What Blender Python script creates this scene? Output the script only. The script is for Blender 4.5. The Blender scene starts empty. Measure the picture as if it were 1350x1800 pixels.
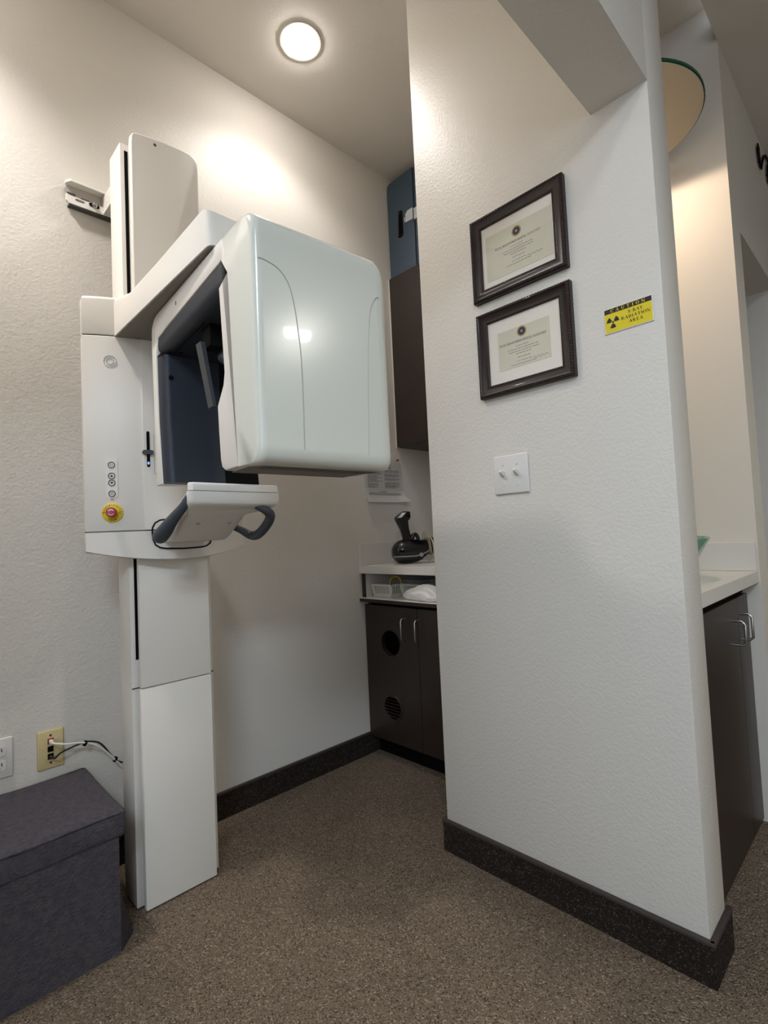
import bpy, bmesh, math, random
from mathutils import Vector, Matrix

random.seed(7)
C = bpy.context.scene.collection
S = bpy.context.scene
PI = math.pi

# ------------------------------------------------------------------ camera
def make_camera():
    f, y, p, r = 901.5923, 0.772793259, 0.0466076678, -0.0463334412
    fw = Vector((math.sin(y)*math.cos(p), math.cos(y)*math.cos(p), math.sin(p)))
    rt = Vector((math.cos(y), -math.sin(y), 0))
    up = rt.cross(fw)
    x = math.cos(r)*rt + math.sin(r)*up
    u = -math.sin(r)*rt + math.cos(r)*up
    cd = bpy.data.cameras.new('camera')
    cd.sensor_fit = 'HORIZONTAL'; cd.sensor_width = 36.0
    cd.lens = f*36.0/1350.0
    cd.clip_start = 0.02
    o = bpy.data.objects.new('camera', cd); C.objects.link(o)
    b = -fw
    o.matrix_world = Matrix(((x.x, u.x, b.x, 0), (x.y, u.y, b.y, 0), (x.z, u.z, b.z, 1.04), (0, 0, 0, 1)))
    S.camera = o
make_camera()

# ------------------------------------------------------------------ world, light, exposure
w = bpy.data.worlds.new('world'); S.world = w; w.use_nodes = True
w.node_tree.nodes['Background'].inputs[0].default_value = (0.75, 0.85, 1.0, 1)
w.node_tree.nodes['Background'].inputs[1].default_value = 1.0
S.view_settings.view_transform = 'Standard'
S.view_settings.look = 'None'
S.view_settings.gamma = 1.0
S.view_settings.use_curve_mapping = False
S.view_settings.exposure = 0.36

def light(name, kind, loc, energy, col, to=None, **k):
    d = bpy.data.lights.new(name, kind); d.energy = energy; d.color = col
    for a, v in k.items(): setattr(d, a, v)
    o = bpy.data.objects.new(name, d); C.objects.link(o); o.location = loc
    if to is not None:
        o.rotation_euler = (Vector(to)-Vector(loc)).to_track_quat('-Z', 'Y').to_euler()
    return o

# cool fill light at the added hall window, left of the camera
light('window_daylight', 'AREA', (-2.16, -1.35, 1.55), 11, (0.72, 0.83, 1.0), (1.0, -.3, 1.45), shape='RECTANGLE', size=1.8, size_y=1.3)

# ------------------------------------------------------------------ materials
def lin(h):
    h = h.lstrip('#')
    c = [int(h[i:i+2], 16)/255 for i in (0, 2, 4)]
    return tuple((v/12.92 if v <= .04045 else ((v+.055)/1.055)**2.4) for v in c)+(1,)

def mat(name, col, rough=.5, metal=0.0, spec=.5, bump=None, var=None, coat=0, emit=None, trans=0, sub=None):
    m = bpy.data.materials.new(name); m.use_nodes = True
    nt = m.node_tree; b = nt.nodes['Principled BSDF']
    c = lin(col) if isinstance(col, str) else col
    b.inputs['Base Color'].default_value = c
    b.inputs['Roughness'].default_value = rough
    b.inputs['Metallic'].default_value = metal
    b.inputs['Specular IOR Level'].default_value = spec
    if coat:
        b.inputs['Coat Weight'].default_value = coat; b.inputs['Coat Roughness'].default_value = .04
    if trans: b.inputs['Transmission Weight'].default_value = trans
    if emit:
        b.inputs['Emission Color'].default_value = emit[0]; b.inputs['Emission Strength'].default_value = emit[1]
    tc = nt.nodes.new('ShaderNodeTexCoord')
    if var:   # (scale, second colour, contrast)
        n = nt.nodes.new('ShaderNodeTexNoise'); n.inputs['Scale'].default_value = var[0]; n.inputs['Detail'].default_value = 4
        r = nt.nodes.new('ShaderNodeValToRGB'); r.color_ramp.elements[0].position = .5-var[2]; r.color_ramp.elements[1].position = .5+var[2]
        r.color_ramp.elements[0].color = c; r.color_ramp.elements[1].color = lin(var[1])
        nt.links.new(tc.outputs['Object'], n.inputs['Vector']); nt.links.new(n.outputs['Fac'], r.inputs['Fac'])
        nt.links.new(r.outputs['Color'], b.inputs['Base Color'])
    if bump:  # (scale, strength, distance)
        n = nt.nodes.new('ShaderNodeTexNoise'); n.inputs['Scale'].default_value = bump[0]; n.inputs['Detail'].default_value = 3
        n.inputs['Roughness'].default_value = .55
        bp = nt.nodes.new('ShaderNodeBump'); bp.inputs['Strength'].default_value = bump[1]; bp.inputs['Distance'].default_value = bump[2]
        nt.links.new(tc.outputs['Object'], n.inputs['Vector']); nt.links.new(n.outputs['Fac'], bp.inputs['Height'])
        nt.links.new(bp.outputs['Normal'], b.inputs['Normal'])
    return m

def carpet_mat(name, dark, mid, lightc, scale):
    m = bpy.data.materials.new(name); m.use_nodes = True
    nt = m.node_tree; b = nt.nodes['Principled BSDF']; L = nt.links
    b.inputs['Roughness'].default_value = .95; b.inputs['Specular IOR Level'].default_value = .1
    tc = nt.nodes.new('ShaderNodeTexCoord')
    v = nt.nodes.new('ShaderNodeTexVoronoi'); v.inputs['Scale'].default_value = scale
    sep = nt.nodes.new('ShaderNodeSeparateColor')
    r = nt.nodes.new('ShaderNodeValToRGB')
    e = r.color_ramp.elements
    e[0].position = .0; e[0].color = lin(dark); e[1].position = 1; e[1].color = lin(lightc)
    k = e.new(.35); k.color = lin(mid); k2 = e.new(.85); k2.color = lin(mid)
    n = nt.nodes.new('ShaderNodeTexNoise'); n.inputs['Scale'].default_value = 3.5; n.inputs['Detail'].default_value = 3
    mx = nt.nodes.new('ShaderNodeMix'); mx.data_type = 'RGBA'; mx.blend_type = 'MULTIPLY'; mx.inputs['Factor'].default_value = .35
    bp = nt.nodes.new('ShaderNodeBump'); bp.inputs['Strength'].default_value = .8; bp.inputs['Distance'].default_value = .004
    inv = nt.nodes.new('ShaderNodeMath'); inv.operation = 'SUBTRACT'; inv.inputs[0].default_value = 1
    L.new(tc.outputs['Object'], v.inputs['Vector']); L.new(v.outputs['Color'], sep.inputs['Color'])
    L.new(sep.outputs['Red'], r.inputs['Fac']); L.new(tc.outputs['Object'], n.inputs['Vector'])
    L.new(r.outputs['Color'], mx.inputs[6]); L.new(n.outputs['Fac'], mx.inputs[7])
    L.new(mx.outputs[2], b.inputs['Base Color'])
    L.new(v.outputs['Distance'], inv.inputs[1]); L.new(inv.outputs[0], bp.inputs['Height']); L.new(bp.outputs['Normal'], b.inputs['Normal'])
    return m

M = {}
M['wall'] = mat('wall_paint', '#dbd6cd', .5, bump=(125, .62, .0024), spec=.4)
M['wallwarm'] = mat('smooth_wall_paint', '#d9d2c6', .55, bump=(140, .2, .0015))
M['ceil'] = mat('ceiling_paint', '#ded8cf', .8, bump=(110, .25, .002))
M['carpet'] = carpet_mat('carpet_loops', '#4c4036', '#7f6f5e', '#ad9e8a', 300)
M['base'] = carpet_mat('carpet_base', '#26211d', '#352e28', '#665d53', 330)
M['trim'] = mat('carpet_binding', '#3a302c', .7, bump=(300, .3, .001))
M['white'] = mat('machine_enamel', '#e3dfd7', .42)
M['whitegloss'] = mat('machine_gloss', '#d6d7cc', .2, coat=.15)
M['softline'] = mat('soft_joint', '#b9b4ab', .5)
M['under'] = mat('grey_underside', '#7d766e', .6)  # enamel greyed down: shade on the undersides put into the colour
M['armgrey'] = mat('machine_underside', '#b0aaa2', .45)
M['seam'] = mat('dark_seam', '#4a4844', .7)
M['slate'] = mat('slate_plastic', '#272c37', .5, spec=.35)
M['slatelip'] = mat('slate_lip', '#3a3f44', .45)
M['handle'] = mat('grip_rubber', '#3d434b', .5)
M['black'] = mat('black_void', '#030303', .7, spec=.15)
M['blackgloss'] = mat('black_gloss_plastic', '#0b0b0c', .22, coat=.3)
M['steel'] = mat('brushed_steel', '#b4b4b6', .3, metal=1)
M['espresso'] = mat('espresso_laminate', '#2a211e', .38, var=(14, '#31261f', .25), bump=(60, .05, .001))
M['esp_up'] = mat('espresso_laminate_upper', '#2b211f', .4, var=(9, '#31261f', .25))
M['lam'] = mat('white_laminate', '#d6d2ca', .35)
M['plastic'] = mat('white_plastic', '#d8d4cb', .4)
M['plate'] = mat('white_cover_plate', '#dcd9d4', .3)
M['cream'] = mat('cream_cover_plate', '#d2bf8d', .35)
M['paper'] = mat('paper', '#f2f0ec', .8)
M['ink'] = mat('grey_ink', '#6d6b70', .8)
M['ink2'] = mat('dark_ink', '#3b3a3a', .8)
M['mat'] = mat('mat_board', '#e6dfd4', .8)
M['parch'] = mat('parchment', '#d2cdb9', .7, var=(16, '#cbc7b3', .3))
M['frame'] = mat('frame_wood', '#1c100f', .42, spec=.35, coat=.08)
M['bead'] = mat('frame_beading', '#4a342d', .25, spec=.7)
M['gold'] = mat('seal_gold', '#a58f4e', .5)
M['seal'] = mat('seal_blue', '#353049', .6)
M['yellow'] = mat('sign_yellow', '#e0cd22', .4)
M['signblk'] = mat('sign_black', '#161310', .5)
M['signwht'] = mat('sign_white', '#e6dfd6', .4)
M['red'] = mat('stop_red', '#a3161c', .3, coat=.3)
M['stopyel'] = mat('stop_yellow', '#e4c516', .5)
M['blue'] = mat('case_blue', '#40505f', .4, bump=(260, .12, .0008))
M['latch'] = mat('latch_grey', '#c9cdd2', .35)
M['felt'] = mat('charcoal_felt', '#45434a', .95, spec=.15, var=(70, '#524c4f', .12), bump=(170, 1.0, .005))
M['seamfelt'] = mat('charcoal_seam', '#202127', .95)
M['bag'] = mat('white_film', '#dcd9d3', .4)
M['yring'] = mat('yellow_plastic', '#cba83a', .4)
M['tan'] = mat('tan_plastic', '#c9bd9c', .4)
M['stripe'] = mat('grey_stripe', '#8e9293', .4)
M['glass'] = mat('clear_acrylic', '#f4f6f4', .05, trans=1.0)
M['teal'] = mat('teal_glass', '#a4d2bd', .12, trans=.55)
M['edge'] = mat('glass_edge_green', '#0d4a35', .15)
M['discw'] = mat('disc_underside', '#b5ab98', .55)
M['cable_w'] = mat('white_cable', '#d9d6d0', .5)
M['cable_b'] = mat('black_cable', '#1a1817', .5)
M['lamp'] = mat('lamp_lens', '#ffffff', .5, emit=((1, .94, .88, 1), 55))
M['lamphall'] = mat('lamp_lens_hall', '#ffffff', .5, emit=((1, .88, .62, 1), 10))
M['lamppanel'] = mat('lamp_panel', '#ffffff', .5, emit=((.88, .94, 1, 1), 5))  # glow of the added fill panel in the hall
M['led'] = mat('blue_led', '#3d62b8', .4, emit=((.15, .3, 1, 1), 1.5))
M['trimring'] = mat('lamp_trim', '#d8d4cc', .5)

# ------------------------------------------------------------------ helpers
def BM(): return bmesh.new()

def box(bm, x0, x1, y0, y1, z0, z1, bev=0, seg=2):
    r = bmesh.ops.create_cube(bm, size=1)
    for v in r['verts']:
        v.co = Vector((x0+(v.co.x+.5)*(x1-x0), y0+(v.co.y+.5)*(y1-y0), z0+(v.co.z+.5)*(z1-z0)))
    if bev:
        es = set(e for v in r['verts'] for e in v.link_edges)
        bmesh.ops.bevel(bm, geom=list(es), offset=bev, segments=seg, affect='EDGES', profile=.5)
    return bm

def prism(bm, pts, fn, w0, w1, bev=None, seg=3):
    """pts: outline in 2-D, fn(a,b,w)->xyz, extruded from w0 to w1; bev(v1,v2)->offset or None per edge."""
    a = [bm.verts.new(fn(p[0], p[1], w0)) for p in pts]
    b = [bm.verts.new(fn(p[0], p[1], w1)) for p in pts]
    n = len(pts)
    fs = [bm.faces.new(a[::-1]), bm.faces.new(b)]
    for i in range(n):
        fs.append(bm.faces.new((a[i], a[(i+1) % n], b[(i+1) % n], b[i])))
    bmesh.ops.recalc_face_normals(bm, faces=fs)
    if bev:
        groups = {}
        for i in range(n):
            j = (i+1) % n
            for (u, v, t) in ((a[i], a[j], 'A'), (b[i], b[j], 'B'), (a[i], b[i], 'L')):
                e = bm.edges.get((u, v)); o = bev(pts[i], pts[j], t)
                if o: groups.setdefault(round(o, 5), []).append(e)
        for o, es in groups.items():
            es = [e for e in es if e.is_valid]
            bmesh.ops.bevel(bm, geom=es, offset=o, segments=seg, affect='EDGES', profile=.5)
    return bm

def catmull(P, n=8):
    P = [Vector(p) for p in P]; out = []
    Q = [2*P[0]-P[1]]+P+[2*P[-1]-P[-2]]
    for i in range(1, len(Q)-2):
        for k in range(n):
            t = k/n
            out.append(.5*((2*Q[i])+(Q[i+1]-Q[i-1])*t+(2*Q[i-1]-5*Q[i]+4*Q[i+1]-Q[i+2])*t*t+(3*Q[i]-Q[i-1]-3*Q[i+1]+Q[i+2])*t**3))
    out.append(P[-1]); return out

def tube(bm, P, r, seg=10, smooth=True, n=8, closed=False):
    R = r if isinstance(r, (list, tuple)) else [r]*len(P)
    if smooth:
        pr = [Vector((x, 0, 0)) for x in R]
        RR = [max(v.x, .0002) for v in catmull(pr, n)]; PP = catmull(P, n)
    else:
        PP = [Vector(p) for p in P]; RR = list(R)
    rings = []; prev = None
    m = len(PP)
    for i, p in enumerate(PP):
        if closed: t = (PP[(i+1) % m]-PP[i-1]).normalized()
        else: t = (PP[min(i+1, m-1)]-PP[max(i-1, 0)]).normalized()
        if prev is None:
            a = Vector((0, 0, 1)) if abs(t.z) < .9 else Vector((1, 0, 0))
            nrm = (a-t*a.dot(t)).normalized()
        else:
            nrm = (prev-t*prev.dot(t)).normalized()
        prev = nrm; bn = t.cross(nrm)
        rings.append([bm.verts.new(p+RR[i]*(math.cos(2*PI*k/seg)*nrm+math.sin(2*PI*k/seg)*bn)) for k in range(seg)])
    for i in range(m if closed else m-1):
        A, B = rings[i], rings[(i+1) % m]
        for k in range(seg):
            bm.faces.new((A[k], A[(k+1) % seg], B[(k+1) % seg], B[k]))
    if not closed:
        bm.faces.new(rings[0][::-1]); bm.faces.new(rings[-1])
    return bm

def frame_from(axis):
    t = Vector(axis).normalized()
    a = Vector((0, 0, 1)) if abs(t.z) < .9 else Vector((0, 1, 0))
    u = a.cross(t).normalized(); v = t.cross(u)
    return u, v, t

def lathe(bm, prof, c, axis=(0, 0, 1), seg=32, cap0=True, cap1=True):
    u, v, t = frame_from(axis); c = Vector(c); rings = []
    for (r, h) in prof:
        if r < 1e-6: rings.append([bm.verts.new(c+t*h)])
        else: rings.append([bm.verts.new(c+t*h+r*(math.cos(2*PI*k/seg)*u+math.sin(2*PI*k/seg)*v)) for k in range(seg)])
    for A, B in zip(rings, rings[1:]):
        for k in range(seg):
            j = (k+1) % seg
            if len(A) == 1 and len(B) == 1: continue
            if len(A) == 1: bm.faces.new((A[0], B[j], B[k]))
            elif len(B) == 1: bm.faces.new((A[k], A[j], B[0]))
            else: bm.faces.new((A[k], A[j], B[j], B[k]))
    if cap0 and len(rings[0]) > 1: bm.faces.new(rings[0][::-1])
    if cap1 and len(rings[-1]) > 1: bm.faces.new(rings[-1])
    return bm

def rrect(x0, x1, y0, y1, r, n=5):
    P = []
    for (cx, cy, a0) in ((x1-r, y1-r, 0), (x0+r, y1-r, 90), (x0+r, y0+r, 180), (x1-r, y0+r, 270)):
        for k in range(n+1):
            a = math.radians(a0+90*k/n); P.append((cx+r*math.cos(a), cy+r*math.sin(a)))
    return P

def root_of(o):
    while o.parent is not None: o = o.parent
    return o

def obj(name, bm, m, parent=None, smooth=None, normals=True):
    """one mesh object; bm is in world space. Top-level: origin moved to the base centre."""
    if normals: bmesh.ops.recalc_face_normals(bm, faces=bm.faces)
    if parent is not None:
        off = root_of(parent).location.copy()
    else:
        xs = [v.co.x for v in bm.verts]; ys = [v.co.y for v in bm.verts]; zs = [v.co.z for v in bm.verts]
        off = Vector(((min(xs)+max(xs))/2, (min(ys)+max(ys))/2, min(zs)))
    bmesh.ops.translate(bm, verts=bm.verts, vec=-off)
    me = bpy.data.meshes.new(name); bm.to_mesh(me); bm.free()
    me.materials.append(M[m] if isinstance(m, str) else m)
    if smooth is not None:
        me.polygons.foreach_set('use_smooth', [True]*len(me.polygons))
        me.set_sharp_from_angle(angle=math.radians(smooth))
    o = bpy.data.objects.new(name, me); C.objects.link(o)
    if parent is not None: o.parent = parent
    else: o.location = off
    return o

def thing(name, label, cat, loc, group=None):
    o = bpy.data.objects.new(name, None); C.objects.link(o)
    o.location = loc; o.empty_display_size = .05
    o['label'] = label; o['category'] = cat
    if group: o['group'] = group
    return o

def tag(o, label, cat, group=None):
    o['label'] = label; o['category'] = cat
    if group: o['group'] = group
    return o

def struct(name, bm, m, parent=None, smooth=None):
    o = obj(name, bm, m, parent, smooth); o['kind'] = 'structure'; return o

# ---- serif capitals drawn from strokes, for flat print
def glyph(ch):
    T, t, s = .21, .08, .06
    P = []
    def q(*p): P.append(list(p))
    def rect(x0, x1, y0, y1): q((x0, y0), (x1, y0), (x1, y1), (x0, y1))
    def stem(x, th=T):
        rect(x, x+th, 0, 1); rect(x-.07, x+th+.07, 0, s); rect(x-.07, x+th+.07, 1-s, 1)
    def diag(x0, y0, x1, y1, th): q((x0-th/2, y0), (x0+th/2, y0), (x1+th/2, y1), (x1-th/2, y1))
    def arc(cx, cy, rx, ry, a0, a1, th=T, tv=t, n=10):
        for k in range(n):
            a, b = math.radians(a0+(a1-a0)*k/n), math.radians(a0+(a1-a0)*(k+1)/n)
            q((cx+rx*math.cos(a), cy+ry*math.sin(a)), (cx+rx*math.cos(b), cy+ry*math.sin(b)),
              (cx+(rx-th)*math.cos(b), cy+(ry-tv)*math.sin(b)), (cx+(rx-th)*math.cos(a), cy+(ry-tv)*math.sin(a)))
    wd = .8
    if ch == 'A': diag(.1, 0, .45, 1, t); diag(.78, 0, .47, 1, T); rect(.22, .7, .3, .38); rect(0, .25, 0, s); rect(.6, .95, 0, s); wd = .95
    elif ch == 'C': arc(.48, .5, .46, .5, 45, 315); rect(.74, .82, .68, .95); wd = .85
    elif ch == 'D': stem(.1); arc(.3, .5, .55, .5, -90, 90); wd = .9
    elif ch == 'E': stem(.1); rect(.1, .72, 0, t); rect(.1, .72, 1-t, 1); rect(.1, .5, .47, .55); rect(.66, .74, 0, .25); rect(.66, .74, .75, 1); wd = .8
    elif ch == 'G': arc(.48, .5, .46, .5, 45, 330); rect(.62, .84, 0.05, .42); rect(.52, .92, .4, .46); wd = .95
    elif ch == 'I': stem(.1); wd = .42
    elif ch == 'L': stem(.1); rect(.1, .7, 0, t); rect(.64, .72, 0, .28); wd = .76
    elif ch == 'M': stem(.06, t); stem(.86); diag(.5, 0, .14, 1, T); diag(.5, 0, .9, 1, t); wd = 1.15
    elif ch == 'N': stem(.06, t); stem(.76, t); diag(.76, 0, .14, 1, T); wd = .95
    elif ch == 'O': arc(.48, .5, .46, .5, 0, 360, n=18); wd = .95
    elif ch == 'P': stem(.1); arc(.35, .73, .38, .27, -90, 90); rect(.2, .4, .92, 1); rect(.2, .4, .46, .54); wd = .78
    elif ch == 'R': stem(.1); arc(.35, .75, .38, .25, -90, 90); rect(.2, .4, .93, 1); rect(.2, .4, .5, .57); diag(.82, 0, .42, .5, T); rect(.72, .98, 0, s); wd = .95
    elif ch == 'S': arc(.36, .74, .31, .26, 20, 270, th=.16, tv=.09); arc(.36, .26, .33, .28, 90, -160, th=.17, tv=.09); wd = .72
    elif ch == 'T': stem(.32); rect(.02, .84, 1-t, 1); rect(.02, .09, .75, 1); rect(.77, .84, .75, 1); wd = .86
    elif ch == 'U': rect(.1, .31, .35, 1); rect(.0, .41, 1-s, 1); rect(.7, .78, .35, 1); rect(.58, .9, 1-s, 1); arc(.44, .36, .34, .36, 180, 360, th=.15); wd = .92
    elif ch == 'X': diag(.72, 0, .2, 1, T); diag(.15, 0, .75, 1, t); rect(.0, .32, 0, s); rect(.55, .92, 0, s); rect(.02, .38, 1-s, 1); rect(.6, .9, 1-s, 1); wd = .92
    elif ch == 'Y': stem(.33); P.pop(); P[:] = [P[0]]; P[0] = [(.33, 0), (.54, 0), (.54, .5), (.33, .5)]; rect(.24, .63, 0, s); diag(.44, .45, .15, 1, T); diag(.46, .45, .76, 1, t); rect(-.02, .34, 1-s, 1); rect(.6, .9, 1-s, 1); wd = .9
    elif ch == '-': rect(.05, .4, .36, .46); wd = .48
    elif ch == ' ': wd = .45
    return P, wd

def text(bm, s, org, right, up, width, height, space=.12):
    """flat serif text, baseline start at org, scaled to the given width and height"""
    G = [glyph(c) for c in s]
    tot = sum(g[1] for g in G)+space*(len(s)-1); sx = width/tot
    org, right, up = Vector(org), Vector(right), Vector(up); x = 0
    for P, wd in G:
        for poly in P:
            bm.faces.new([bm.verts.new(org+right*((x+p[0])*sx)+up*(p[1]*height)) for p in poly])
        x += wd+space
    return bm

# ------------------------------------------------------------------ the room
CE = 3.0; HC = 2.78; YA = 1.893; XB = 1.33; XC = 2.17; YF = .378
struct('floor', box(BM(), -2.2, 5.2, -3.3, 2.05, -.08, 0), 'carpet')
struct('wall_back', box(BM(), -.72, 2.39, YA, YA+.12, 0, CE), 'wall')
struct('wall_left', box(BM(), -.72, -.6, YF, YA, 0, CE), 'wall')
bm = BM(); box(bm, XB, XB+.135, YF, 1.133, 0, CE, .004, 2); struct('wall_middle', bm, 'wall', smooth=40)
struct('wall_niche', box(BM(), XB+.135, 2.39, 1.03, 1.133, 0, CE), 'wallwarm')
struct('wall_cabinet', box(BM(), 2.27, 2.39, 1.133, YA, 0, CE), 'wall')
struct('wall_header', box(BM(), -.6, XB, YF, YF+.14, 2.118, CE), 'wall')
struct('wall_front', box(BM(), -2.2, -.72, YF, YF+.14, 0, CE), 'wall')
struct('wall_right', box(BM(), XC, XC+.135, YF, 1.03, 0, CE), 'wallwarm')
struct('wall_doorhead', box(BM(), XC+.135, 3.0, YF, YF+.14, 2.118, CE), 'wall')
struct('wall_end', box(BM(), 3.0, 5.2, YF, 1.03, 0, CE), 'wall')
struct('wall_closet', box(BM(), XC+.135, 3.0, 1.03, 1.13, 0, CE), 'wall')
struct('ceiling', box(BM(), -.6, 2.27, YF, YA, CE, CE+.08), 'ceil')
bm = BM(); box(bm, XB+.135, XC, YF, 1.03, 2.93, CE); struct('ceiling_niche', bm, 'ceil')
struct('ceiling_hall', box(BM(), -2.2, 5.2, -3.3, YF, HC, HC+.08), 'ceil')
struct('ceiling_closet', box(BM(), XC+.135, 3.0, YF+.14, 1.03, 2.6, 2.7), 'ceil')
# hall behind the camera, with a window added for the fill light
struct('wall_hall', box(BM(), -2.2, 5.2, -3.3, -3.2, 0, HC), 'wall')
bm = BM()
box(bm, -2.3, -2.2, -3.3, -2.3, 0, HC); box(bm, -2.3, -2.2, -.4, YF+.14, 0, HC)
box(bm, -2.3, -2.2, -2.3, -.4, 0, .85); box(bm, -2.3, -2.2, -2.3, -.4, 2.25, HC)
struct('wall_hall_left', bm, 'wall')
struct('wall_hall_right', box(BM(), 5.2, 5.3, -3.3, YF, 0, HC), 'wall')
wf = BM()
for a in ((-2.29, -2.2, -2.3, -.4, .85, .91), (-2.29, -2.2, -2.3, -.4, 2.19, 2.25), (-2.29, -2.2, -2.3, -2.24, .91, 2.19), (-2.29, -2.2, -.46, -.4, .91, 2.19), (-2.29, -2.25, -1.38, -1.32, .91, 2.19)):
    box(wf, *a)
w1 = struct('window_1', wf, 'plate')  # unseen window, added to carry the cool fill light
obj('pane', box(BM(), -2.275, -2.27, -2.3, -.4, .88, 2.22), 'glass', w1)

# carpet baseboards
def baseboard(name, segs):
    bm = BM()
    for s in segs: box(bm, *s[0:4], 0, .092)
    b = struct(name, bm, 'base')
    bt = BM()
    for s in segs: box(bt, s[4], s[5], s[6], s[7], .09, .101, .003, 2)
    bb = obj('binding', bt, 'trim', b, smooth=40); return b
baseboard('baseboard_back', [(-.6, 1.735, YA-.011, YA, -.6, 1.735, YA-.013, YA)])
baseboard('baseboard_middle', [(XB-.011, XB, YF, 1.133, XB-.013, XB, YF-.013, 1.135), (XB-.011, XB+.147, YF-.011, YF, XB-.0135, XB+.147, YF-.0135, YF), (XB-.011, XB+.135, 1.133, 1.142, XB-.013, XB+.135, 1.133, 1.144)])
baseboard('baseboard_right', [(XC+.01, XC+.147, YF-.011, YF, XC+.01, XC+.147, YF-.013, YF)])

# ------------------------------------------------------------------ ceiling lamps
def can_light(x, y, z, r, name, label, cat, m, group=None, glow=.0):
    t = thing(name, label, cat, (x, y, z))
    if group: t['group'] = group
    bm = lathe(BM(), [(r, -.001), (r+.004, -.006), (r+.014, -.005), (r+.016, 0), (r, 0)], (x, y, z), seg=40, cap0=False, cap1=False); obj('trim_ring', bm, 'trimring', t, smooth=40)
    bm = lathe(BM(), [(0, -.026), (r*.5, -.023), (r*.85, -.014), (r, -.002), (r, .0)], (x, y, z), seg=40); obj('lens', bm, m, t, smooth=60)
    return t
can_light(1.175, 1.553, CE, .066, 'ceiling_lamp', 'glowing round recessed ceiling lamp above the x-ray machine', 'lamp', 'lamp')
light('ceiling_lamp_light', 'SPOT', (1.175, 1.553, CE-.045), 12.5, (1, .965, .95), (1.175, 1.553, 0), spot_size=math.radians(138), spot_blend=.5, shadow_soft_size=.07)
can_light(-.12, 1.553, CE, .066, 'ceiling_lamp', 'second round recessed ceiling lamp, over the ottoman', 'lamp', 'lamp')
light('ceiling_lamp_light', 'SPOT', (-.12, 1.553, CE-.045), 60, (1, .96, .945), (-.12, 1.553, 0), spot_size=math.radians(118), spot_blend=.7, shadow_soft_size=.07)
for i, (x, y) in enumerate(((1.985, -2.08), (2.115, -2.085))):
    can_light(x, y, HC, .045, 'hall_spotlight', ('small round hall spotlight, left one of the reflected pair', 'small round hall spotlight, right one of the reflected pair')[i], 'lamp', 'lamphall', 'twin spotlights in the hall')
can_light(.25, -.07, HC, .09, 'hall_lamp', 'round recessed hall ceiling lamp just in front of the alcove header', 'lamp', 'lamphall')
light('hall_lamp_light', 'SPOT', (.25, -.07, HC-.045), 9, (.86, .91, 1.0), (.25, -.07, 0), spot_size=math.radians(165), spot_blend=.4, shadow_soft_size=.08)
for x, y in ((1.985, -2.08), (2.115, -2.085)):
    light('hall_spotlight_light', 'SPOT', (x, y, HC-.045), 31, (1, .98, .90), (x, y+.2, 0), spot_size=math.radians(150), spot_blend=.5, shadow_soft_size=.05)

x, y = -1.3, -1.0
t = thing('hall_ceiling_panel', 'rectangular hall ceiling light panel behind the viewer', 'lamp', (x, y, HC-.03))  # unseen panel, added to brighten the lower walls and floor
bm = BM()
for a in ((x-.62, x+.62, y-.32, y-.29), (x-.62, x+.62, y+.29, y+.32), (x-.62, x-.59, y-.29, y+.29), (x+.59, x+.62, y-.29, y+.29)): box(bm, *a, HC-.03, HC)
obj('panel_frame', bm, 'plate', t)
obj('diffuser', box(BM(), x-.59, x+.59, y-.29, y+.29, HC-.018, HC-.012), 'lamppanel', t)
light('hall_panel_light', 'AREA', (x, y, HC-.035), 52, (.66, .81, 1.0), (x, y, 0), shape='RECTANGLE', size=1.15, size_y=.55)  # fill light of the added panel

# ------------------------------------------------------------------ panoramic x-ray machine
XM = .645
mach = thing('panoramic_xray_machine', 'tall white panoramic dental x-ray machine on a wall-mounted column', 'x-ray machine', (XM, 1.65, 0))
# column
bm = BM(); box(bm, .516, .766, 1.615, 1.715, .006, 2.285, .004, 2); obj('column', bm, 'white', mach, smooth=35)
bm = BM(); box(bm, .5165, .7655, 1.613, 1.616, .6265, .6295); col_seam = obj('column_seam', bm, 'seam', mach)
bm = BM(); box(bm, .5285, .5385, 1.6135, 1.616, .71, 1.01); obj('cable_slot', bm, 'black', mach)
bm = BM(); box(bm, .5285, .5385, 1.6135, 1.616, 1.75, 2.262); obj('cable_slot', bm, 'black', mach)
bm = BM(); box(bm, .545, .735, 1.60, 1.617, .008, 2.28); obj('panel_spacer', bm, 'seam', mach)
bm = BM(); box(bm, .533, .746, 1.587, 1.606, .004, .627, .003, 2); obj('front_panel', bm, 'white', mach, smooth=35)
bm = BM(); box(bm, .533, .746, 1.587, 1.606, .6295, 1.2, .003, 2); obj('front_panel', bm, 'white', mach, smooth=35)
# upper cover with a gently arched, rounded top
pts = [(.537, 1.5), (.751, 1.5), (.753, 2.295), (.750, 2.316), (.742, 2.328), (.728, 2.334), (.69, 2.335), (.644, 2.332), (.60, 2.327), (.556, 2.319), (.547, 2.315), (.541, 2.305), (.539, 2.28)]
bm = prism(BM(), pts, lambda a, b, c: (a, c, b), 1.587, 1.612, bev=lambda p, q, t: .006 if t != 'L' and p[1] > 1.6 or (t != 'L' and q[1] > 1.6) else None)
obj('upper_cover', bm, 'white', mach, smooth=40)
bm = lathe(BM(), [(.0045, 0), (.0045, .001)], (.612, 1.5868, 2.306), (0, -1, 0), 16); obj('screw_cap', bm, 'seam', mach)
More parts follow.
